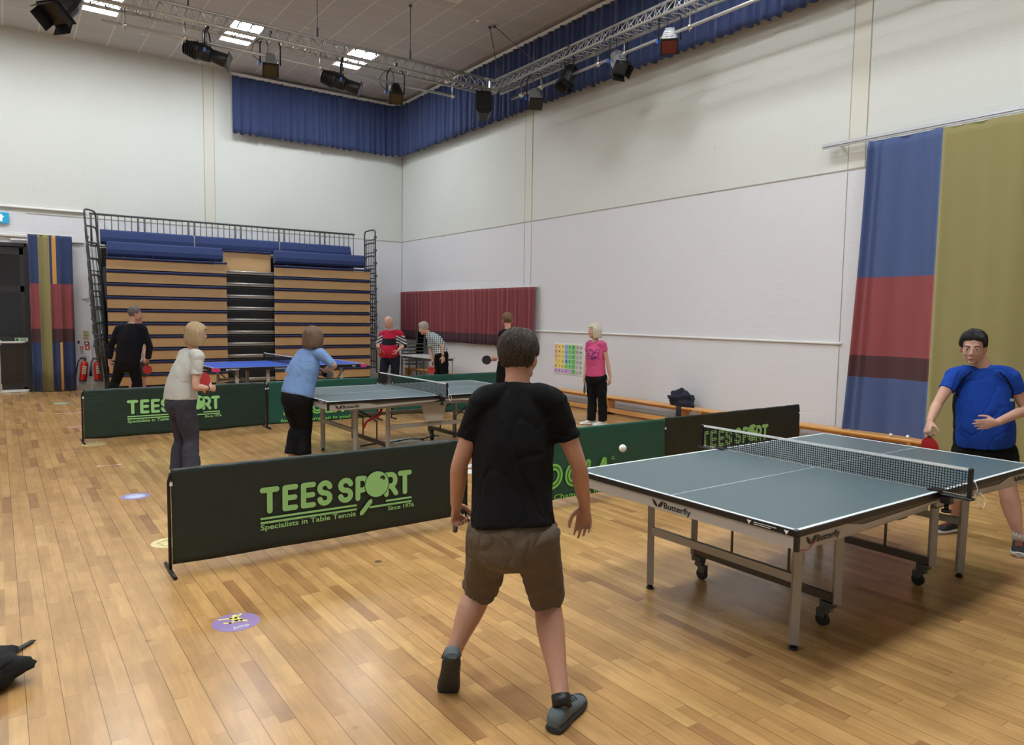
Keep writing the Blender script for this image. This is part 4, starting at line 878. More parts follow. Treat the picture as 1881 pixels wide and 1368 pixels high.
ball((8.72, 4.40, .341), 'white ball resting on the bench, left one of two')
ball((8.76, 4.22, .341), 'white ball resting on the bench, right one nearest the man in blue')
bag = blob('black_bag', (-.22, 3.93, .085), (.27, .17, .09), 7.7, mat('black_bag_cloth', (14, 14, 16), .9, bump=.3, bscale=60), .35, cut=-.084); tag(bag, 'black bag on the floor cut off at the bottom left edge', 'bag')
q = MB(); pts = [(-.30, 4.06, .06), (-.12, 4.14, .012), (-.04, 4.19, .010), (.02, 4.25, .012), (.10, 4.35, .006)]
rg = []
for k, p in enumerate(pts): d_ = V((.6, .8, 0)); n_ = V((-.8, .6, 0)) * (.016 if k < 4 else .011); rg.append([V(p) - n_, V(p) + n_, V(p) + n_ + V((0, 0, .006)), V(p) - n_ + V((0, 0, .006))])
q.loft(rg, smooth=False); o = q.build('strap', M_RUBB, bag); o.location = (.22, -3.93, -.085)
PEOPLE = {
  'main': dict(B=(1.78, 2.5),
    J={'head': (0.102, 0.099, 1.519), 'nk': (0.074, 0.07, 1.426), 'sL': (-0.063, 0.13, 1.331), 'sR': (0.187, -0.047, 1.336), 'eL': (-0.139, 0.197, 1.052), 'eR': (0.285, -0.104, 1.059), 'wL': (-0.089, 0.309, 0.839), 'wR': (0.391, -0.033, 0.848), 'hdL': (-0.056, 0.371, 0.732), 'hdR': (0.416, -0.001, 0.711), 'hL': (-0.067, 0.047, 0.753), 'hR': (0.074, -0.077, 0.755), 'kL': (0.026, 0.276, 0.425), 'kR': (0.22, 0.016, 0.428), 'aL': (-0.157, 0.222, 0.176), 'aR': (0.094, -0.251, 0.106)}),
  'blue': dict(B=(6.23, 2.42),
    J={'head': (-0.13, 0.068, 1.511), 'nk': (-0.043, 0.03, 1.369), 'sL': (-0.17, 0.17, 1.291), 'sR': (0.018, -0.136, 1.303), 'eL': (-0.333, 0.212, 1.071), 'eR': (0.107, -0.223, 1.05), 'wL': (-0.498, 0.182, 0.959), 'wR': (-0.291, -0.186, 0.975), 'hdL': (-0.543, 0.177, 0.889), 'hdR': (-0.471, -0.132, 0.914), 'hL': (-0.043, 0.092, 0.696), 'hR': (0.054, -0.088, 0.708), 'kL': (-0.044, 0.129, 0.398), 'kR': (-0.012, -0.188, 0.429), 'aL': (0.09, 0.218, 0.101), 'aR': (-0.017, -0.282, 0.092)}),
  'grey': dict(B=(1.57, 8.0),
    J={'head': (0.101, -0.035, 1.471), 'nk': (0.06, -0.043, 1.321), 'sL': (-0.001, 0.074, 1.249), 'sR': (0.087, -0.16, 1.249), 'eL': (-0.035, 0.147, 0.973), 'eR': (0.046, -0.204, 0.943), 'wL': (0.163, 0.031, 0.894), 'wR': (0.163, -0.189, 0.92), 'hdL': (0.193, -0.076, 0.891), 'hdR': (0.204, -0.17, 0.916), 'hL': (-0.058, 0.102, 0.762), 'hR': (-0.039, -0.046, 0.765), 'kL': (-0.018, 0.16, 0.361), 'kR': (0.031, -0.047, 0.376), 'aL': (-0.082, 0.083, 0.034), 'aR': (0.004, -0.15, 0.045)}),
  'sky': dict(B=(2.7, 7.92),
    J={'head': (0.175, -0.026, 1.433), 'nk': (0.142, -0.027, 1.306), 'sL': (0.059, 0.019, 1.232), 'sR': (0.225, -0.123, 1.249), 'eL': (-0.078, 0.055, 1.027), 'eR': (0.339, -0.216, 1.13), 'wL': (0.038, 0.218, 0.962), 'wR': (0.326, 0.014, 1.041), 'hdL': (0.076, 0.24, 0.952), 'hdR': (0.315, 0.07, 1.025), 'hL': (-0.055, 0.039, 0.76), 'hR': (0.028, -0.057, 0.753), 'kL': (0.035, 0.098, 0.422), 'kR': (0.094, 0.032, 0.414), 'aL': (-0.06, 0.043, 0.11), 'aR': (0.047, -0.058, 0.104)}),
  'dark': dict(B=(1.806, 14.234),
    J={'head': (0.173, -0.086, 1.634), 'nk': (0.118, -0.084, 1.472), 'sL': (-0.065, 0.01, 1.385), 'sR': (0.273, -0.121, 1.388), 'eL': (-0.201, 0.142, 1.059), 'eR': (0.371, -0.166, 1.074), 'wL': (-0.224, 0.135, 0.831), 'wR': (0.355, -0.068, 0.839), 'hdL': (-0.211, 0.125, 0.727), 'hdR': (0.319, -0.006, 0.759), 'hL': (-0.052, 0.037, 0.766), 'hR': (0.123, -0.051, 0.767), 'kL': (-0.131, 0.154, 0.454), 'kR': (0.181, -0.006, 0.435), 'aL': (-0.268, 0.068, 0.076), 'aR': (0.189, -0.073, 0.045)}),
  'behind': dict(B=(2.35, 15.1),
    J={'head': (-0.193, 0.137, 1.547), 'nk': (-0.213, 0.151, 1.393), 'sL': (-0.349, 0.248, 1.288), 'sR': (-0.115, 0.082, 1.292), 'eL': (-0.388, 0.276, 1.031), 'eR': (-0.104, 0.074, 1.026), 'wL': (-0.343, 0.243, 0.826), 'wR': (-0.108, -0.046, 0.837), 'hdL': (-0.311, 0.221, 0.734), 'hdR': (-0.096, -0.079, 0.757), 'hL': (-0.253, 0.179, 0.725), 'hR': (-0.135, 0.096, 0.716), 'kL': (-0.272, 0.23, 0.412), 'kR': (-0.12, 0.122, 0.414), 'aL': (-0.317, 0.225, 0.082), 'aR': (-0.124, 0.088, 0.075)}),
  'red': dict(B=(6.45, 13.45),
    J={'head': (-0.005, -0.058, 1.53), 'nk': (0.053, -0.038, 1.376), 'sL': (-0.06, 0.104, 1.284), 'sR': (0.192, -0.173, 1.302), 'eL': (-0.141, 0.137, 1.085), 'eR': (0.255, -0.243, 1.084), 'wL': (-0.205, -0.001, 0.992), 'wR': (0.089, -0.309, 0.98), 'hdL': (-0.205, -0.051, 0.929), 'hdR': (0.027, -0.313, 0.916), 'hL': (-0.015, 0.047, 0.821), 'hR': (0.112, -0.116, 0.827), 'kL': (-0.073, 0.052, 0.478), 'kR': (0.09, -0.162, 0.477), 'aL': (-0.069, 0.11, 0.083), 'aR': (0.122, -0.123, 0.073)}),
  'check': dict(B=(7.2, 12.75),
    J={'head': (-0.233, 0.141, 1.421), 'nk': (-0.143, 0.102, 1.324), 'sL': (-0.058, 0.188, 1.266), 'sR': (-0.112, -0.067, 1.242), 'eL': (-0.048, 0.157, 0.959), 'eR': (0.001, -0.197, 1.062), 'wL': (-0.036, 0.087, 0.731), 'wR': (0.02, -0.21, 0.889), 'hdL': (-0.054, 0.075, 0.666), 'hdR': (0.02, -0.211, 0.781), 'hL': (0.072, 0.035, 0.908), 'hR': (0.065, -0.132, 0.906), 'kL': (0.057, 0.07, 0.464), 'kR': (0.114, -0.118, 0.466), 'aL': (0.082, 0.064, 0.086), 'aR': (0.145, -0.177, 0.084)}),
  'lad': dict(B=(6.85, 9.83),
    J={'head': (0.043, 0.03, 1.625), 'nk': (0.035, -0.0, 1.482), 'sL': (-0.052, 0.061, 1.399), 'sR': (0.139, -0.074, 1.412), 'eL': (0.044, 0.116, 1.143), 'eR': (0.167, -0.118, 1.161), 'wL': (-0.13, 0.018, 0.998), 'wR': (0.22, -0.095, 0.978), 'hdL': (-0.188, 0.011, 0.982), 'hdR': (0.247, -0.077, 0.868), 'hL': (-0.029, 0.02, 0.905), 'hR': (0.096, -0.068, 0.908), 'kL': (-0.048, 0.095, 0.501), 'kR': (0.167, -0.057, 0.487), 'aL': (-0.101, 0.072, 0.096), 'aR': (0.172, -0.122, 0.092)}),
  'pink': dict(B=(7.68, 8.5),
    J={'head': (-0.047, 0.034, 1.487), 'nk': (-0.03, 0.021, 1.317), 'sL': (-0.047, 0.156, 1.277), 'sR': (0.014, -0.108, 1.279), 'eL': (-0.063, 0.192, 0.956), 'eR': (0.074, -0.151, 1.0), 'wL': (-0.093, 0.189, 0.758), 'wR': (0.114, -0.179, 0.761), 'hdL': (-0.092, 0.188, 0.654), 'hdR': (0.102, -0.171, 0.65), 'hL': (-0.042, 0.079, 0.739), 'hR': (0.023, -0.066, 0.747), 'kL': (-0.015, 0.084, 0.39), 'kR': (0.051, -0.073, 0.394), 'aL': (-0.036, 0.074, 0.045), 'aR': (0.065, -0.083, 0.049)}),
}
# ------------------------------------------------------------------ people
AW = V((0.579, 0.815, 0)); RT = V((0.816, -0.578, 0)); UP = V((0, 0, 1))
M_SKIN = mat('skin', (188, 142, 120), .55, var=.04, vscale=12, spec=.35); M_SKINL = mat('skin_light', (200, 156, 136), .55, var=.04, vscale=12, spec=.35)
M_EYEW = mat('eye_white', (222, 214, 208), .3); M_EYED = mat('eye_dark', (36, 26, 22), .2); M_LIP = mat('lips', (168, 96, 86), .5)
def catmull(ps, n=4):
    out = []
    for i in range(len(ps) - 1):
        p0 = ps[max(i - 1, 0)]; p1 = ps[i]; p2 = ps[i + 1]; p3 = ps[min(i + 2, len(ps) - 1)]
        for k in range(n):
            t = k / n; out.append([.5 * ((2 * b) + (c - a) * t + (2 * a - 5 * b + 4 * c - d_) * t * t + (-a + 3 * b - 3 * c + d_) * t ** 3) for a, b, c, d_ in zip(p0, p1, p2, p3)])
    out.append(list(ps[-1])); return out
def limb(mb, stations, side=None, seg=16, flat=''):
    # stations: (point, a, b): a = half width along side, b = half depth
    ps = catmull([list(p) + [a, b] for p, a, b in stations], 4); pts = [V(p[:3]) for p in ps]; rings = []; n = len(pts); ax = None
    for i, p in enumerate(pts):
        d = pts[min(i + 1, n - 1)] - pts[max(i - 1, 0)]
        d.normalize()
        s = V(side) if side is not None else (ax if ax is not None else basis(d)[0])
        s = s - d * s.dot(d); s.normalize(); ax = s; f = d.cross(s); a, b = ps[i][3], ps[i][4]
        rings.append([p + s * cos(2 * pi * k / seg) * a + f * sin(2 * pi * k / seg) * b for k in range(seg)])
    # rounded ends
    d0 = (pts[0] - pts[1]).normalized(); d1 = (pts[-1] - pts[-2]).normalized()
    def cap(r, c, d, k): return [[c + (q - c) * cos(t) + d * k * sin(t) for q in r] for t in (1.3, .95, .5)]
    A = cap(rings[0], pts[0], d0, min(ps[0][3], ps[0][4]) * .7); B = cap(rings[-1], pts[-1], d1, min(ps[-1][3], ps[-1][4]) * .7)[::-1]
    mb.loft(([] if '0' in flat else A) + rings + ([] if '1' in flat else B))
def bake(name, mb, m, parent, voxel, smooth=4, disp=None, matf=None, extra=None):
    o = mb.build('tmp', m); md = o.modifiers.new('r', 'REMESH'); md.mode = 'VOXEL'; md.voxel_size = voxel; md.use_smooth_shade = True
    if smooth:
        sm = o.modifiers.new('s', 'SMOOTH'); sm.factor = .5; sm.iterations = smooth
    dg = bpy.context.evaluated_depsgraph_get(); dg.update()
    me = bpy.data.meshes.new_from_object(o.evaluated_get(dg)); bpy.data.objects.remove(o); me.name = name
    if disp:
        ns = [v.normal.copy() for v in me.vertices]
        for v, nn in zip(me.vertices, ns): v.co += nn * disp(v.co)
    me.materials.clear(); ms = [m] if not isinstance(m, (list, tuple)) else list(m)
    for x in ms + (extra or []): me.materials.append(x)
    if matf:
        for p in me.polygons: p.material_index = matf(p.center, p.normal)
    for p in me.polygons: p.use_smooth = True
    r = bpy.data.objects.new(name, me); COL.objects.link(r); r.parent = parent
    return r
def hand(mb, w, d, n, th, s=1.0, curl=.35, spread=.1, fr=None, tcurl=.3):
    d = V(d).normalized(); th = V(th); th = (th - d * th.dot(d)).normalized(); n = d.cross(th) if V(n).dot(d.cross(th)) > 0 else th.cross(d)
    w = V(w); R = lambda a, b, c: w + (d * a + th * b + n * c) * s
    limb(mb, [(R(-.02, 0, 0), .026 * s, .021 * s), (R(.02, 0, 0), .030 * s, .017 * s), (R(.05, 0, 0), .038 * s, .0155 * s), (R(.088, 0, .002), .039 * s, .013 * s)], th, 14)
    L = (.072, .080, .075, .060); off = (.031, .011, -.010, -.030)
    for i in range(4):
        c = curl[i] if isinstance(curl, (list, tuple)) else curl * (1 + .12 * i)
        p = R(.084 - .006 * abs(i - 1), off[i], 0); dr = (d + th * (off[i] * spread * 30)).normalized(); pts = [(R(.06, off[i], 0), .0095 * s), (p, .0098 * s)]; a = 0
        for k, fl in enumerate((.45, .31, .24)):
            a += c * (1.0 if k else .8); v_ = dr * cos(a) + n * sin(a); p = p + v_ * L[i] * fl * s; pts.append((p, (.0088, .0080, .0066)[k] * s))
        mb.tube([q[0] for q in pts], [q[1] for q in pts], 8); mb.ell(pts[-1][0], (pts[-1][1],) * 3, nu=8, nv=6)
        for q in pts[1:-1]: mb.ell(q[0], (q[1] * 1.03,) * 3, nu=8, nv=6)
    b0 = R(.015, .022, .004); t1 = b0 + (d * .62 + th * .62 + n * .35).normalized() * .042 * s; t2 = t1 + (d * .85 + th * .25 + n * (.3 + tcurl)).normalized() * .032 * s; t3 = t2 + (d * .85 + th * (.0 - tcurl * .3) + n * (.3 + tcurl)).normalized() * .026 * s
    mb.tube([b0, t1, t2, t3], [.0145 * s, .0115 * s, .0105 * s, .008 * s], 8)
    for q, r in ((t1, .0117), (t2, .0107), (t3, .008)): mb.ell(q, (r * s,) * 3, nu=8, nv=6)
SK = [((0, -.014, .030), (.074, .092, .086)), ((0, .018, -.022), (.063, .070, .084)), ((0, .022, -.060), (.052, .060, .050))]
def skull_r(d):
    best = 0
    for c, r in SK:
        A = sum((d[i] / r[i]) ** 2 for i in range(3)); B = -2 * sum(d[i] * c[i] / r[i] ** 2 for i in range(3)); C = sum((c[i] / r[i]) ** 2 for i in range(3)) - 1
        D = B * B - 4 * A * C
        if D > 0: best = max(best, (-B + math.sqrt(D)) / (2 * A))
    return best
def head_mesh(mb, c, R, s=1.0):
    c = V(c); P = lambda p: c + R @ (V(p) * s)
    for cc, r in SK: mb.ell(P(cc), [k * s for k in r], R, 24, 16)
    mb.ell(P((0, .066, -.096)), [k * s for k in (.024, .020, .018)], R)
    mb.ell(P((0, .068, .028)), [k * s for k in (.050, .018, .011)], R)
    for sx in (-1, 1):
        mb.ell(P((sx * .036, .054, -.030)), [k * s for k in (.022, .022, .022)], R)
        mb.ell(P((sx * .076, -.004, -.012)), [k * s for k in (.011, .019, .032)], R @ Matrix.Rotation(-sx * .35, 3, 'Z'))
        mb.ell(P((sx * .013, .090, -.034)), [k * s for k in (.009, .010, .008)], R, 10, 8)
        mb.ell(P((sx * .031, .0745, .0135)), [k * s for k in (.019, .0125, .008)], R, 12, 8); mb.ell(P((sx * .031, .0735, -.0075)), [k * s for k in (.018, .012, .007)], R, 12, 8)
        mb.ell(P((sx * .046, .012, -.066)), [k * s for k in (.018, .034, .020)], R)
    mb.tube([P((0, .080, .022)), P((0, .092, .0)), P((0, .104, -.024)), P((0, .100, -.036))], [.008 * s, .009 * s, .012 * s, .011 * s], 8)
    mb.ell(P((0, .080, -.066)), [k * s for k in (.022, .012, .014)], R)
def hair_mesh(style, m, c, R, s, parent, seed=0, thick=.014, m2=None, nst=900):
    nu, nv = 96, 56; mb = MB(); rings = []; vis = []
    def sst(a, b, x): t = max(0, min(1, (x - a) / (b - a))); return t * t * (3 - 2 * t)
    for j in range(1, nv):
        t = pi * j / nv; ring_ = []
        for i in range(nu):
            a = 2 * pi * i / nu; d = V((sin(t) * cos(a), sin(t) * sin(a), -cos(t))); r0 = skull_r(d); h = math.hypot(d.x, d.y); f = d.y / max(h, .05)
            nz = noise.noise(V((d.x * 4 + seed, d.y * 4, d.z * 2))); fine = noise.noise(V((cos(a) * 16 + seed, sin(a) * 16, d.z * 2.5 + seed))) + .6 * noise.noise(V((cos(a) * 34, sin(a) * 34 + seed, d.z * 4)))
            if style in ('short', 'pony', 'crop'):
                pts_ = ((-1, -.80), (-.45, -.74), (-.22, -.42), (-.10, .10), (.10, .16), (.30, .0), (.45, .22), (.58, .60), (1.01, .70))
                for (fa_, la_), (fb_, lb_) in zip(pts_, pts_[1:]):
                    if fa_ <= f <= fb_: line = la_ + (lb_ - la_) * (f - fa_) / (fb_ - fa_)
                if h < .05: line = -.8
                if style == 'crop': line += .03
                mk = sst(line - .05, line + .08, d.z + .03 * nz); th = thick * (.45 + .55 * sst(-.75, -.1, d.z) + .7 * max(0, d.z)) * (1 + .4 * nz) + .0030 * fine
                if style == 'crop': th *= .35 + .65 * sst(.0, .7, d.z)
                r = r0 * (1 - .10 * (1 - mk)) + th * mk
            else:                                # bob: hangs to the jaw, open at the face
                q = V((d.x / .112, d.y / .116, d.z / (.150 if d.z < 0 else .122))); re = 1 / q.length if d.z > 0 else 1 / ((q.x ** 2 + q.y ** 2) ** 2 + q.z ** 4) ** .25; r = max(r0 + thick, re * (1 + .03 * nz)) + .0025 * fine; bottom = -.130
                if d.z * r < bottom - .006 * fine: r = (bottom - .006 * fine) / d.z
                face_ = sst(.40, .60, f) * (1 - sst(.40, .55, d.z + .04 * nz))
                if d.z < -.80: face_ = max(face_, .6)
                r = r * (1 - face_) + r0 * .88 * face_
            vis.append(mk if style in ('short', 'pony', 'crop') else 1 - face_)
            ring_.append(V(c) + R @ (d * r * s))
        rings.append(ring_)
    m2 = m2 or m; mb.use(m); mb.loft(rings); rs_ = random.Random(seed); n1 = nv - 1
    P_ = lambda jj, ii: rings[max(0, min(n1 - 1, jj))][ii % nu]
    hc = V(c); cnt = 0
    for _ in range(nst * 4):
        j = rs_.randint(4, n1 - 2); i = rs_.randint(0, nu - 1)
        if rs_.random() > sin(pi * (j + 1) / nv) + .1: continue
        if not vis[j * nu + i] > .6: continue
        L_ = rs_.uniform(3, 6) if style in ('short', 'crop', 'pony') else rs_.uniform(6, 13); dr = rs_.uniform(-1.6, 1.6); pts = []
        for k in range(4):
            jj = j - L_ * k / 3; ii = i + dr * k / 3; a0 = int(jj); b0 = int(ii); q = P_(a0, b0).lerp(P_(a0 + 1, b0), jj - a0); lift = ((.0015 + (.0035 if style in ('short', 'crop') else .002) * k / 3) * s) * rs_.uniform(.6, 1.3)
            if not vis[max(0, min(n1 - 1, a0)) * nu + b0 % nu] > .3: break
            pts.append(q + (q - hc).normalized() * lift)
        if len(pts) < 3: continue
        w_ = .0016 * s * rs_.uniform(.7, 1.5); mb.use(m2 if rs_.random() < .4 else m); sd_ = (pts[1] - pts[0]).cross(pts[0] - hc).normalized() * w_; up_ = (pts[0] - hc).normalized() * w_ * .8; n_ = len(pts)
        rg = [[p + sd_ * (1 - .8 * k / (n_ - 1)), p + up_ * (1 - .8 * k / (n_ - 1)), p - sd_ * (1 - .8 * k / (n_ - 1))] for k, p in enumerate(pts)]
        mb.loft(rg, smooth=False); cnt += 1
        if cnt >= nst: break
    o = mb.build('hair', m, parent)
    if style == 'pony':
        q = MB(); q.tube([V(c) + R @ (V(p) * s) for p in ((0, -.095, -.01), (0, -.125, -.02), (.0, -.14, -.06), (0, -.125, -.11))], [.018 * s, .024 * s, .022 * s, .008 * s], 10); q.build('ponytail', m, o)
        q = MB(); q.ell(V(c) + R @ (V((0, -.108, -.012)) * s), (.02, .02, .02)); q.build('hair_tie', M_BLACK, o)
    return o
def shoe(parent, a, tdir, m, msole, up=UP, s=1.0, lace=None, base=None, zsole=.0):
    t = V(tdir).normalized(); up = (V(up) - t * V(up).dot(t)).normalized(); r = t.cross(up)
    o0 = V((a[0], a[1], zsole)) if base is None else V(base); mb = MB(); st = [(-.078, .016, .052), (-.070, .031, .075), (-.035, .036, .092), (.0, .036, .090), (.04, .038, .078), (.085, .043, .064), (.13, .046, .052), (.17, .041, .043), (.192, .026, .034), (.20, .010, .026)]
    def ring_(x, w, h, z0):
        out = []
        for k in range(14):
            an = 2 * pi * k / 14; cx, cz = cos(an), sin(an); out.append(o0 + (t * x + r * (w * (abs(cx) ** .8) * (1 if cx > 0 else -1)) + up * (z0 + (h - z0) * (.5 + .5 * (abs(cz) ** .7) * (1 if cz > 0 else -1)))) * s)
        return out
    mb.loft([ring_(x, w, h, .018) for x, w, h in st]); o = mb.build('shoe', m, parent)
    sb = MB(); sb.loft([ring_(x * 1.03 - .001, w + .005, .030 + (.006 if x > .15 else 0), .0) for x, w, h in st]); sb.build('sole', msole, o)
    if lace:
        lb = MB()
        for k in range(4): x = .045 + .022 * k; w = .022; h = .082 - .22 * (x - .03); lb.tube([o0 + (t * x + r * -w + up * (h - .006)) * s, o0 + (t * (x + .008) + up * (h + .003)) * s, o0 + (t * x + r * w + up * (h - .006)) * s], .0026 * s, 5)
        lb.build('lace', lace, o)
    return o
def look(fx, fz=0):
    f = V((fx[0], fx[1], fz)).normalized(); r = f.cross(UP).normalized(); u = r.cross(f); return Matrix((r, f, u)).transposed()
def fold(seed, amp, sc=(9, 9, 5)):
    def f(p):
        q = V((p.x * sc[0] + seed, p.y * sc[1], p.z * sc[2])); n1 = noise.noise(q + V((noise.noise(q * .7) * 1.5, 0, 0))); n2 = noise.noise(q * 2.3 + V((3, seed, 0)))
        return amp * (n1 * 1.0 + n2 * .45) - amp * .8 * max(0, 1 - abs(n1) * 7)
    return f
def person(key, label, S):
    D = PEOPLE[key]; J = {k: V(v) for k, v in D['J'].items()}; root = empty('person', (D['B'][0], D['B'][1], 0), 0, label, 'person'); vx = S.get('vox', .010); sk = S.get('skin', M_SKIN); sc = S.get('s', 1.0)
    bf = V(S['front']).normalized(); hR = look(S['face'], S.get('tilt', -.1)); hs = S.get('hs', 1.0); head = J['head']
    hv = (J['hR'] - J['hL']).normalized(); sv = (J['sR'] - J['sL']); sv.z *= .5; sv.normalize(); P0 = (J['hL'] + J['hR']) / 2; N = J['nk'] - V((0, 0, S.get('nkd', .035))); sp = N - P0
    side = hv.lerp(sv, .5).normalized(); bend = V(S.get('bend', (0, 0, 0)))
    def spine(t): return P0 + sp * t + bend * (4 * t * (1 - t) if 0 < t < 1 else 0)
    W = S.get('w', dict(hip=(.165, .115), waist=(.15, .105), chest=(.165, .12), shl=(.15, .095)))
    belly = S.get('belly', 0.0); bust = S.get('bust', 0.0)
    def torso(mb, t0, e, flare=0.0, top=1.0):
        st = []; ks = [(-.22, W['hip'], 0), (0, W['hip'], 0), (.28, W['waist'], belly), (.62, W['chest'], bust), (.84, W['shl'], bust * .3), (.97, (.085 * sc, .07 * sc), 0), (1.06, (.058 * sc, .056 * sc), 0)]
        def interp(t):
            for a, b in zip(ks, ks[1:]):
                if a[0] <= t <= b[0]: k = (t - a[0]) / (b[0] - a[0]); return [a[1][i] + (b[1][i] - a[1][i]) * k for i in (0, 1)] + [a[2] + (b[2] - a[2]) * k]
            return [ks[-1][1][0], ks[-1][1][1], 0]
        for t in [t0, max(.26, t0 + .15), .42, .62, .80, .90, top]:
            w, d_, o_ = interp(t); fl = flare * max(0, 1 - (t - t0) / .4); st.append((spine(t) + bf * (o_ * .6), w + e + fl, d_ + e + o_ * .45 + fl))
        limb(mb, st, side, 28, '0' if flare else '')
    def arm(mb, k, upto=1.0, e=0.0, r=(.054, .046, .036, .038, .026)):
        s_, e_, w_ = J['s' + k], J['e' + k], J['w' + k]; q = S.get('armk', 1.0)
        st = [(s_, r[0]), (s_.lerp(e_, .45), r[1]), (e_, r[2]), (e_.lerp(w_, .3), r[3]), (w_, r[4])]; L1 = (e_ - s_).length; L2 = (w_ - e_).length; out = []; tot = L1 + L2; acc = [0, .45 * L1, L1, L1 + .3 * L2, tot]; lim = upto * L1 if upto <= 1 else L1 + (upto - 1) * L2
        for a, (p, rr) in zip(acc, st):
            if a < lim - .01: out.append((p, rr * q + e, rr * q + e))
        i = max(j for j in range(len(acc)) if acc[j] < lim - .01 or j == 0); i = min(i, 3); f = min(1, (lim - acc[i]) / (acc[i + 1] - acc[i])); p = st[i][0].lerp(st[i + 1][0], f); rr = st[i][1] + (st[i + 1][1] - st[i][1]) * f; ee = e * 1.15 if e and upto < 1.9 else e
        out.append((p, rr * q + ee, rr * q + ee)); limb(mb, out, None, 16, '1' if e else '')
        mid = spine(.93); limb(mb, [(mid, .05 * sc + e, .05 * sc + e), (mid.lerp(s_, .55) + V((0, 0, .012)), .056 * sc + e, .056 * sc + e), (s_, r[0] * q + e * .9, r[0] * q + e * .9)], None, 14)
    LR = S.get('leg', (.088, .075, .056, .056, .040, .034))
    def leg(mb, k, upto=2.0, e=0.0, er=None, crease=None):
        h, n_, a = J['h' + k], J['k' + k], J['a' + k]; er = er or (e, e, e, e, e, e); off = -bf * .012
        st = [(h + V((0, 0, .02)), LR[0] + er[0], 0), (h.lerp(n_, .5), LR[1] + er[1], .5), (n_, LR[2] + er[2], 1), (n_.lerp(a, .32) + off, LR[3] + er[3], 1.32), (n_.lerp(a, .72), LR[4] + er[4], 1.72), (a, LR[5] + er[5], 2)]
        out = []
        for i, (p, r, t) in enumerate(st):
            if t <= upto + 1e-6: out.append((p, r, r * 1.04))
            else:
                p2, r2, t2 = st[i - 1]; f = (upto - t2) / (t - t2)
                if f > .02: out.append((p2.lerp(p, f), r2 + (r - r2) * f, (r2 + (r - r2) * f) * 1.04))
                break
        limb(mb, out, None, 18, '1' if er[0] > 0 else '')
    # --- body: one continuous skin surface
    b = MB(); head_mesh(b, head, hR, hs); nb = N.lerp(spine(.9), .3)
    limb(b, [(nb, .062 * sc, .060 * sc), (J['nk'].lerp(head, .25), .053 * sc, .055 * sc), (head + hR @ V((0, -.022, -.045)), .052 * sc, .056 * sc)], side, 18)
    torso(b, .0, -.020)
    for k in 'LR':
        arm(b, k, 2.0); leg(b, k, er=(-.025, -.012, 0, 0, 0, 0) if S['bot']['name'] == 'shorts' else (-.025, -.02, -.012, -.012, -.008, -.002))
        hd = S['hand' + k]; dd = (J['hd' + k] - J['w' + k]).normalized() if 'dir' not in hd else V(hd['dir'])
        body_c = spine(.3); n = hd.get('n') or (body_c - J['w' + k]); th = hd.get('th') or bf
        hand(b, J['w' + k] + dd * .012, dd, V(n), V(th), S.get('hds', 1.0), hd.get('curl', .35), hd.get('spread', .08), tcurl=hd.get('tc', .3))
        if not S.get('sunkfoot'): b.ell(J['a' + k] , (.036, .036, .036))
    body = bake('body', b, sk, root, S.get('bvox', vx), S.get('bsm', 3))
    # --- eyes, brows, lips
    for sx in (-1, 1):
        e = MB(); e.ell(head + hR @ (V((sx * .031, .0740, .002)) * hs), (.0118 * hs,) * 3, nu=14, nv=10); ey = e.build('eye', M_EYEW, root)
        e = MB(); e.ell(head + hR @ (V((sx * .031, .0825, .002)) * hs), (.0064 * hs, .0045 * hs, .0064 * hs), hR); e.build('pupil', M_EYED, ey)
        e = MB(); e.tube([head + hR @ (V(p) * hs) for p in ((sx * .014, .088, .024), (sx * .03, .090, .031), (sx * .05, .076, .026))], [.0035, .0045, .002], 6); e.build('eyebrow', S.get('hairm', M_EYED) if S.get('hair') != 'none' else mat('brow_pale', (140, 110, 90)), root)
    e = MB(); e.tube([head + hR @ (V(p) * hs) for p in ((-.022, .082, -.067), (-.008, .092, -.064), (.008, .092, -.064), (.022, .082, -.067))], [.002, .0045, .0045, .002], 8); e.build('mouth', M_LIP, root)
    if S.get('hair', 'none') != 'none': hair_mesh(S['hair'], S['hairm'], head, hR, hs, root, S.get('seed', 1), S.get('hth', .014), S.get('hairm2'), 3600 if key in ('main', 'blue') else 900)
    # --- top
    T = S['top']; b = MB(); torso(b, T.get('hem', .08), T.get('e', .016), T.get('flare', .006), T.get('neck', .985))
    for k in 'LR': arm(b, k, T['sl'] if not isinstance(T['sl'], dict) else T['sl'][k], T.get('se', .018))
    top = bake('top', b, T['m'], root, vx, 4, fold(S.get('seed', 1), T.get('amp', .006)), T.get('mf') and (lambda p, n, f=T['mf']: f(p, n, spine, side, bf, J)), T.get('xm'))
    if T.get('collar'):
        q = MB(); c0 = J['nk'] + V((0, 0, .0)); s_ = side; f_ = side.cross(UP).normalized(); q.tube([c0 + s_ * cos(a) * .062 + f_ * sin(a) * .062 + V((0, 0, .01)) for a in [2 * pi * i / 20 for i in range(20)]], .011, 6, closed=True); q.build('collar', T['collar'], top)
    # --- bottoms
    B = S['bot']; b = MB(); w = W['hip']; e = B.get('e', .012)
    limb(b, [(spine(-.10), w[0] * .92 + e, w[1] * .95 + e), (spine(0.02), w[0] + e, w[1] + e), (spine(.10), w[0] * .95, w[1] * .95), (spine(.22), w[0] * .86 - .006, w[1] * .84 - .006)], side, 24)
    if B.get('seat'): 
        for k in 'LR': b.ell(J['h' + k].lerp(P0, .25) - bf * .045 - V((0, 0, .01)), (.078, .078, .088))
    for k in 'LR': leg(b, k, B['len'][k] if isinstance(B['len'], dict) else B['len'], 0, B.get('er', (.012, .014, .018, .018, .022, .026)))
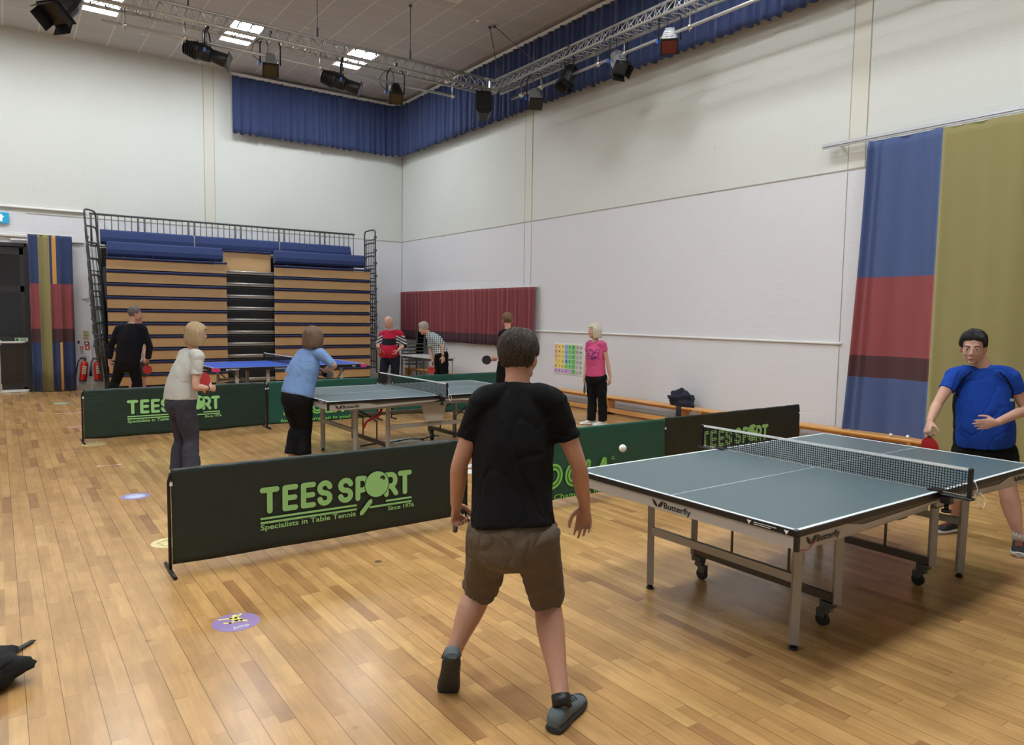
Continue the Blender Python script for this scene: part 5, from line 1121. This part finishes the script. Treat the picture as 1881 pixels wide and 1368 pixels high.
    bot = bake(B['name'], b, B['m'], root, vx, 4, fold(S.get('seed', 1) + 5, B.get('amp', .006), (11, 11, 9)), B.get('mf'), B.get('xm'))
    # --- socks and shoes
    for k in 'LR':
        sh = S['shoe' + k]
        if S.get('sock'):
            q = MB(); a = J['a' + k]; up_ = (J['k' + k] - a).normalized(); q.tube([a - up_ * .03, a + up_ * .02, a + up_ * S.get('sockh', .05)], [.042, .041, .041 + S.get('sockx', 0)], 14); q.build('sock', S['sock'], root)
        shoe(root, J['a' + k], sh['t'], S['shoem'], S['solem'], sh.get('up', UP), S.get('shs', 1.0), S.get('lace'), sh.get('base'))
    return root, J, spine, side, hR, top, bot
def bat(c, n, h, label, red=True, s=1.0):
    # c blade centre, n face normal, h direction from blade to handle end
    h = V(h).normalized(); n = V(n); n = (n - h * n.dot(h)).normalized(); t = h.cross(n); M = Matrix(((t.x, h.x, n.x, c[0]), (t.y, h.y, n.y, c[1]), (t.z, h.z, n.z, c[2]), (0, 0, 0, 1)))
    r = empty('table_tennis_bat', c, 0, label, 'bat', 'bats held by the players'); M.translation = V((0, 0, 0))
    ol = []
    for k in range(36):
        a = 2 * pi * k / 36; x, y = .075 * cos(a), .079 * sin(a)
        if y > .055: x = x * (1 - (y - .055) * 6); 
        ol.append((x * s, y * s))
    MB().prism(ol, .006 * s, M @ Matrix.Translation((0, 0, -.003 * s))).build('blade', mat('bat_wood', (190, 150, 100), .5), r)
    MB().prism([(a * .98, b * .98 - .002) for a, b in ol], .002 * s, M @ Matrix.Translation((0, 0, .003 * s))).build('rubber', M_RUBR if red else M_RUBB, r)
    MB().prism([(a * .98, b * .98 - .002) for a, b in ol], .002 * s, M @ Matrix.Translation((0, 0, -.005 * s))).build('rubber', M_RUBB if red else M_RUBR, r)
    q = MB(); q.box(M @ V((0, .115 * s, 0)), (.026 * s, .10 * s, .022 * s), M.to_3x3(), bevel=.006 * s); q.build('handle', mat('bat_handle', (60, 44, 36), .5) if red else mat('bat_handle_red', (120, 50, 44), .5), r)
    return r
def cloth(name, rgb, b=.25): return mat(name, rgb, .88, bump=b, bscale=180, spec=.25)
H_BR = mat('hair_dark_brown', (52, 44, 40), .6, bump=.6, bscale=60, var=.35, vscale=50, stretch=(1, 1, .25)); H_GREY = mat('hair_grey', (176, 170, 162), .6, bump=.5, bscale=60, var=.25, vscale=50, stretch=(1, 1, .3))
H_BL = mat('hair_dark_blonde', (176, 152, 118), .6, bump=.5, bscale=50, var=.3, vscale=40, stretch=(1, 1, .2)); H_MB = mat('hair_mid_brown', (112, 88, 68), .6, bump=.5, bscale=50, var=.3, vscale=40, stretch=(1, 1, .2))
H_BK = mat('hair_black', (30, 26, 26), .5, bump=.5, bscale=60, var=.3, vscale=50); H_SIL = mat('hair_silver_blonde', (206, 198, 180), .6, bump=.5, bscale=50, var=.2, vscale=40, stretch=(1, 1, .2)); H_SB = mat('hair_light_brown', (120, 92, 66), .65, bump=.5, bscale=70, var=.3, vscale=50); H_DG = mat('hair_dark_grey', (112, 108, 106), .65, bump=.5, bscale=70, var=.4, vscale=30)
M_BSHIRT = cloth('black_cotton', (11, 11, 13)); M_BTROU = cloth('black_trousers', (11, 11, 13), .15)
GRIP = dict(curl=[1.15, 1.2, 1.25, 1.3], tc=.7)
# 1. man in black, foreground, seen from behind
SH_O = mat('seam_black', (24, 22, 22), .8)
M_SH = cloth('brown_shorts', (98, 86, 72), .3)
BM = V(PEOPLE['main']['J']['aL'])
tdL = (AW * .42 - RT * .10 + V((0, 0, -.82))).normalized(); upL = (AW * .85 + V((0, 0, .45)))
mbase = BM - upL.normalized() * .085 - tdL * .005
r1 = person('main', 'man seen from behind in a black T-shirt and brown shorts, nearest the camera', dict(
    vox=.0075, bvox=.0052, bsm=5, front=AW * .94 + RT * .3, face=AW * .9 + RT * .42, tilt=-.12, hs=.99, s=1.0, hds=1.0, hair='short', hairm=H_BR, hairm2=mat('hair_brown_light', (88, 76, 66), .55), hth=.011, seed=2, nkd=.045, bend=(-.0, .02, 0),
    w=dict(hip=(.165, .125), waist=(.158, .115), chest=(.168, .125), shl=(.155, .10)), armk=1.02, leg=(.092, .078, .060, .062, .042, .036),
    handL=dict(curl=[1.1, 1.15, 1.2, 1.25], tc=.7, n=RT), handR=dict(curl=[.25, .45, .55, .6], n=-RT * .6 - AW * .5, th=AW * .3 - RT * .8, spread=.12),
    top=dict(m=M_BSHIRT, sl=.60, hem=.065, e=.014, se=.010, flare=.010, amp=.007), bot=dict(name='shorts', m=M_SH, len=dict(L=.98, R=1.0), e=.014, er=(.016, .016, .026, .03, .03, .03), seat=True, amp=.008),
    sock=M_BLACK, sockh=.018, shoem=mat('shoe_slate', (92, 104, 108), .7, bump=.3, bscale=150), solem=mat('sole_dark', (44, 46, 48), .6), lace=mat('lace_dark', (40, 44, 46), .7), shs=1.03,
    shoeL=dict(t=tdL, up=upL, base=mbase), shoeR=dict(t=V((.90, .44, 0)))))
J = r1[1]
hl = J['hdL']; bb = V(PEOPLE['main']['B'] + (0,))
bat(bb + hl + AW * .10 + V((0, 0, .085)), RT * .9 + V((0, 0, .1)), -AW * .62 + V((0, 0, -.78)), 'bat held edge-on in the lowered left hand of the man in black', True)
# 2. man in blue at the far end of the front table
M_BLU = cloth('royal_blue_sports', (24, 66, 160)); M_PIP = cloth('black_panel', (16, 18, 28))
def mf_blue(p, n, spine, side, bf, J):
    u = (p - spine(.6)).dot(side); z = p.z; f = (p - spine(.6)).dot(bf)
    if z > 1.03 and f > -.03:
        t = max(0, min(1, (1.315 - z) / .13)); k = abs(u) - (.095 + .085 * t ** .6)
        if abs(k) < .008 and 1.13 < z < 1.33: return 1
    if z < 1.14 and abs(abs(u) - .205) < .03 and abs(f) < .05: return 1
    return 0
r2 = person('blue', 'dark-haired man in a royal blue sports shirt and black shorts at the right edge', dict(
    vox=.0075, bvox=.006, bsm=4, front=-RT * .38 - AW * .9, face=-RT * .60 - AW * .78, tilt=-.20, hs=1.04, s=1.05, hds=1.0, skin=M_SKINL, hair='short', hairm=H_BK, hth=.011, seed=5, belly=.03, nkd=.03, armk=1.0,
    w=dict(hip=(.185, .130), waist=(.192, .130), chest=(.195, .130), shl=(.155, .10)), leg=(.095, .082, .062, .064, .044, .038),
    handL=dict(GRIP, n=RT, th=-AW), handR=dict(curl=[.18, .22, .26, .3], spread=.05, n=-UP, th=-RT * .2 + UP * .9, tc=0.0, dir=(-RT * .95 - AW * .1 + UP * -.12)),
    top=dict(m=M_BLU, sl=.50, hem=.09, e=.012, se=.012, flare=.006, amp=.006, mf=mf_blue, xm=[M_PIP]), bot=dict(name='shorts', m=cloth('black_sport_shorts', (11, 11, 12)), len=.80, er=(.02, .035, .05, .05, .05, .05), e=.016),
    sock=cloth('sock_white_pattern', (210, 206, 200)), sockh=.075, shoem=mat('shoe_black_knit', (28, 30, 34), .7), solem=mat('sole_white', (222, 222, 220), .5), lace=mat('lace_orange', (220, 120, 90), .6), shs=1.05,
    shoeL=dict(t=V((-.95, .25, 0))), shoeR=dict(t=V((-.92, -.35, 0)))))
B2 = V(PEOPLE['blue']['B'] + (0,)); J = r2[1]
q = MB(); q.box((0, 0, 0), (.030, .006, .022)); lo = q.build('chest_logo', mat('logo_silver', (190, 196, 204), .3, metal=.6), r2[5]); lo.location = r2[2](.62) - AW * .172 + RT * .105 + V((0, 0, .03)); lo.rotation_euler = (0, 0, -.616)
bat(B2 + J['hdL'] + V((.035, -.01, -.125)) , -AW * .35 - RT * .9 , V((-.12, .05, .98)), 'red bat hanging from the right hand of the man in blue', True, 1.0)
# 3. woman in grey
r3 = person('grey', 'fair-haired woman in a pale grey T-shirt and dark grey trousers behind the front barrier', dict(
    vox=.010, bvox=.0075, front=RT * .85 + AW * .45, face=RT * .72 + AW * .7, tilt=-.08, hs=.98, s=.9, hds=.92, skin=M_SKINL, hair='bob', hairm=H_BL, seed=7, hth=.012, armk=.98, bust=.04, bend=(-.03, .03, .01),
    w=dict(hip=(.170, .140), waist=(.160, .130), chest=(.150, .115), shl=(.135, .085)), leg=(.10, .088, .062, .058, .045, .036),
    handL=dict(GRIP, th=UP), handR=dict(GRIP, th=UP), top=dict(m=cloth('pale_grey_jersey', (186, 186, 180)), sl=.62, hem=.06, e=.010, se=.014, flare=.014, amp=.005),
    bot=dict(name='trousers', m=cloth('charcoal_trousers', (60, 58, 68)), len=1.97, er=(.010, .010, .014, .022, .040, .052), seat=True), shoem=M_WHITE, solem=M_WHITE, shs=.9, shoeL=dict(t=RT * .8 + AW * .5), shoeR=dict(t=RT * .9 + AW * .3)))
q = MB(); w = r3[1]['wR']; dd = (r3[1]['hdR'] - w).normalized(); a_, b_ = basis(dd); q.tube([w + a_ * cos(t) * .031 + b_ * sin(t) * .031 for t in [2 * pi * i / 16 for i in range(16)]], .004, 5, closed=True); q.build('bracelet', M_BLACK, r3[0])
bat(V((1.57, 8.0, 0)) + V((.165, -.03, 1.00)), RT * .85 - AW * .5, V((.15, -.25, -.9)), 'red bat held upright in front of the woman in grey', True)
# 4. woman in light blue
r4 = person('sky', 'woman with brown bob and light blue top by the left end of the middle table', dict(
    vox=.010, bvox=.0075, front=AW * .85 + RT * .5, face=AW * .95 + RT * .25, tilt=-.12, hs=1.0, s=.92, hds=.92, skin=M_SKINL, hair='bob', hairm=H_MB, seed=9, hth=.013, armk=1.05, bend=(-.0, .02, .02),
    w=dict(hip=(.165, .135), waist=(.165, .125), chest=(.165, .120), shl=(.140, .09)), leg=(.10, .088, .064, .060, .046, .036),
    handL=dict(curl=.6, th=UP), handR=dict(GRIP, th=UP), top=dict(m=cloth('light_blue_jersey', (114, 144, 190)), sl=1.0, hem=.05, e=.010, se=.010, flare=.010, amp=.006),
    bot=dict(name='trousers', m=M_BTROU, len=1.97, er=(.012, .014, .016, .022, .034, .042), seat=True), shoem=M_WHITE, solem=M_WHITE, shs=.9, shoeL=dict(t=AW * .3 + RT * .6), shoeR=dict(t=AW * .5 + RT * .7)))
bat(V(PEOPLE['sky']['B'] + (0,)) + r4[1]['hdR'] + V((.03, -.06, -.01)), RT * .9 - AW * .35, V((-.5, .5, .35)), 'dark bat held low in front of the woman in light blue', False)
# 5. man in the dark sweater and the player behind him
r5 = person('dark', 'grey-haired man in a dark navy sweater seen from behind, left of the blue table', dict(
    vox=.012, bvox=.009, front=AW * .8 + RT * .55, face=RT * .85 + AW * .5, tilt=-.05, hs=1.04, s=1.05, hair='crop', hairm=H_DG, seed=11, hth=.012, armk=1.1,
    w=dict(hip=(.175, .125), waist=(.185, .13), chest=(.20, .14), shl=(.175, .11)), handL=dict(curl=.4), handR=dict(GRIP),
    top=dict(m=cloth('navy_sweater', (17, 17, 25)), sl=1.92, hem=.0, e=.016, se=.016, flare=.004, amp=.008, collar=mat('collar_grey', (170, 172, 176), .8)), bot=dict(name='trousers', m=M_BTROU, len=1.96, er=(.014, .018, .024, .028, .034, .036)),
    shoem=M_BLACK, solem=M_BLACK, shoeL=dict(t=AW * .6 + RT * .5), shoeR=dict(t=AW * .3 + RT)))
bat(V(PEOPLE['dark']['B'] + (0,)) + r5[1]['hdR'] + V((.03, -.02, -.10)), -AW * .8 + RT * .4, V((0, 0, 1)), 'red bat in the right hand of the man in the navy sweater', True)
r6 = person('behind', 'player in grey shorts almost hidden behind the man in the navy sweater', dict(
    vox=.014, bvox=.011, front=RT * .8 + AW * .4, face=RT * .9 + AW * .2, hs=.95, s=.95, hair='short', hairm=H_SB, seed=12, armk=.95,
    w=dict(hip=(.13, .11), waist=(.125, .10), chest=(.14, .11), shl=(.12, .09)), handL=dict(curl=.4), handR=dict(curl=.4),
    top=dict(m=cloth('white_tee', (214, 214, 216)), sl=.6, hem=.02), bot=dict(name='shorts', m=cloth('grey_shorts', (74, 74, 78)), len=.85, er=(.012, .025, .035, .03, .03, .03)), shoem=M_WHITE, solem=M_WHITE, shoeL=dict(t=RT), shoeR=dict(t=RT)))
# 7. man in the red and black sweater
M_RS = cloth('crimson_sweater', (180, 30, 62)); M_RB = cloth('black_knit', (24, 22, 26)); M_RW = cloth('white_knit', (206, 200, 200))
def mf_red(p, n, spine, side, bf, J):
    u = (p - spine(.6)).dot(side); f = (p - spine(.6)).dot(bf); z = p.z
    if abs(u) > .15 and z > 1.08:
        k = (z + abs(u) * .5) * 100 % 6
        if z < 1.27: return 2 if k < 3 else 1
    if f > -.02 and abs(u) < .16 and 1.07 + .0 < z < 1.21 and z > 1.05 + .25 * abs(u): return 1
    if abs(u) >= .13 and z > .95 and z < 1.1: return 1 if f < .05 else 0
    return 0
r7 = person('red', 'bald man in a crimson and black sweater with white sleeve stripes by the bleacher', dict(
    vox=.012, bvox=.009, front=-RT * .25 - AW * .95, face=-RT * .85 - AW * .5, tilt=-.45, hs=1.0, s=1.0, skin=M_SKINL, hair='none', seed=14, belly=.05, armk=1.1,
    w=dict(hip=(.165, .13), waist=(.172, .14), chest=(.170, .13), shl=(.155, .10)), handL=dict(GRIP), handR=dict(curl=.5),
    top=dict(m=M_RS, sl=1.30, hem=.04, e=.014, se=.018, amp=.007, mf=mf_red, xm=[M_RB, M_RW]), bot=dict(name='trousers', m=cloth('navy_trousers', (28, 30, 42)), len=1.96, er=(.014, .018, .024, .028, .034, .036)),
    shoem=M_BLACK, solem=M_BLACK, shoeL=dict(t=-AW - RT * .4), shoeR=dict(t=-AW)))
B7 = V(PEOPLE['red']['B'] + (0,)); bat(B7 + r7[1]['hdL'] + V((.02, -.06, -.03)), -AW * .7 - RT * .5, V((-.3, .2, .6)), 'red bat in the hand of the bald man in the crimson sweater', True)
# 8. elderly man in a checked shirt
k = NT('checked_cloth'); tc0 = k.n('TexCoord'); sp0 = k.n('SeparateXYZ'); k.l(tc0.outputs['Object'], sp0.inputs[0])
uu = k.math('ADD', k.math('MULTIPLY', sp0.outputs[0], .8), k.math('MULTIPLY', sp0.outputs[1], -.6)); fa = k.math('LESS_THAN', k.math('FRACT', k.math('MULTIPLY', uu, 26.0)), .45); fb = k.math('LESS_THAN', k.math('FRACT', k.math('MULTIPLY', sp0.outputs[2], 26.0)), .45)
k.l(k.mix(k.math('MULTIPLY', k.math('ADD', fa, fb), .5), lin((206, 222, 224)), lin((38, 54, 66))), k.b.inputs['Base Color']); k.b.inputs['Roughness'].default_value = .85
r8 = person('check', 'white-haired older man leaning forward in a checked short-sleeved shirt and black trousers', dict(
    vox=.012, bvox=.009, front=-RT * .9 - AW * .3, face=-RT * .95 - AW * .2, tilt=-.40, hs=1.0, s=.95, skin=M_SKINL, hair='short', hairm=H_GREY, seed=15, hth=.012, armk=.9, bend=(.04, -.02, .03),
    w=dict(hip=(.15, .125), waist=(.15, .12), chest=(.16, .125), shl=(.14, .10)), handL=dict(GRIP), handR=dict(curl=.3),
    top=dict(m=k.m, sl=.75, hem=.04, e=.014, se=.02, amp=.005), bot=dict(name='trousers', m=M_BTROU, len=1.96, er=(.010, .014, .020, .024, .030, .032), seat=True), shoem=M_BLACK, solem=M_BLACK, shoeL=dict(t=-RT - AW * .2), shoeR=dict(t=-RT)))
q = MB(); w = r8[1]['wR']; q.tube([w + V((cos(t) * .031, sin(t) * .031, 0)) for t in [2 * pi * i / 16 for i in range(16)]], .006, 5, closed=True); q.box(w + V((.02, -.028, 0)), (.03, .012, .03)); q.build('wristwatch', M_BLACK, r8[0])
bat(V(PEOPLE['check']['B'] + (0,)) + r8[1]['hdL'] + V((-.03, 0, -.08)), -AW, V((.2, 0, .9)), 'red bat held face-on by the older man in the checked shirt', True)
# 9. young man in black by the rear table
r9 = person('lad', 'young man in black seen from behind holding a black bat out, below the red curtain', dict(
    vox=.012, bvox=.009, front=AW, face=AW * .95 - RT * .1, tilt=-.02, hs=.98, s=.95, hair='crop', hairm=H_SB, seed=17, hth=.014, armk=.9,
    w=dict(hip=(.135, .105), waist=(.135, .10), chest=(.15, .11), shl=(.135, .09)), handL=dict(GRIP, dir=(-RT * .95 - AW * .2)), handR=dict(curl=.4),
    top=dict(m=M_BSHIRT, sl=.6, hem=.04, e=.012, se=.012, amp=.006), bot=dict(name='trousers', m=M_BTROU, len=1.96), shoem=M_BLACK, solem=M_BLACK, shoeL=dict(t=AW), shoeR=dict(t=AW + RT * .4)))
bat(V((6.85, 9.83, 0)) + r9[1]['hdL'] + (-RT * .15 - AW * .02 + V((0, 0, -.01))), -AW, RT, 'black bat held out face-on to the left by the young man in black', False)
# 10. woman in pink
M_PK = cloth('pink_jersey', (198, 80, 124)); M_PKD = cloth('purple_print', (96, 40, 90))
def mf_pink(p, n, spine, side, bf, J):
    u = (p - spine(.6)).dot(side); f = (p - spine(.6)).dot(bf)
    if f > .02 and 1.03 < p.z < 1.20 and abs(u) < .12:
        if noise.noise(V((p.x * 34, p.y * 34, p.z * 46))) > .08: return 1
    return 0
r10 = person('pink', 'woman with a silver-blonde bob in a pink T-shirt and black trousers standing before the bench', dict(
    vox=.011, bvox=.008, front=-RT * .72 - AW * .6, face=-RT * .97 - AW * .15, tilt=-.05, hs=.98, s=.9, hds=.92, skin=M_SKINL, hair='bob', hairm=H_SIL, seed=19, hth=.014, armk=.82, bust=.035, belly=.01,
    w=dict(hip=(.150, .115), waist=(.140, .115), chest=(.140, .11), shl=(.125, .085)), leg=(.085, .075, .055, .052, .040, .034), handL=dict(GRIP), handR=dict(curl=[.2, .3, .4, .5]),
    top=dict(m=M_PK, sl=.40, hem=.06, e=.010, se=.012, flare=.006, amp=.005, mf=mf_pink, xm=[M_PKD]), bot=dict(name='trousers', m=M_BTROU, len=1.95, er=(.010, .012, .016, .022, .030, .032)), shoem=mat('shoe_white', (226, 224, 218), .6), solem=M_WHITE, shs=.92, shoeL=dict(t=-RT - AW * .2), shoeR=dict(t=-RT * .8 - AW * .5)))
q = MB(); c = r10[1]['nk']; q.tube([c + V((cos(t) * .065, sin(t) * .065, -.01 - .02 * sin(t))) - RT * .02 for t in [2 * pi * i / 20 for i in range(20)]], .0035, 5, closed=True); q.build('necklace', mat('necklace_pearl', (226, 222, 206), .3), r10[0])
bat(V((7.68, 8.5, 0)) + r10[1]['hdL'] + V((0, 0, -.10)), RT * .95 - AW * .3, V((0, 0, 1)), 'dark bat hanging edge-on from the right hand of the woman in pink', False)
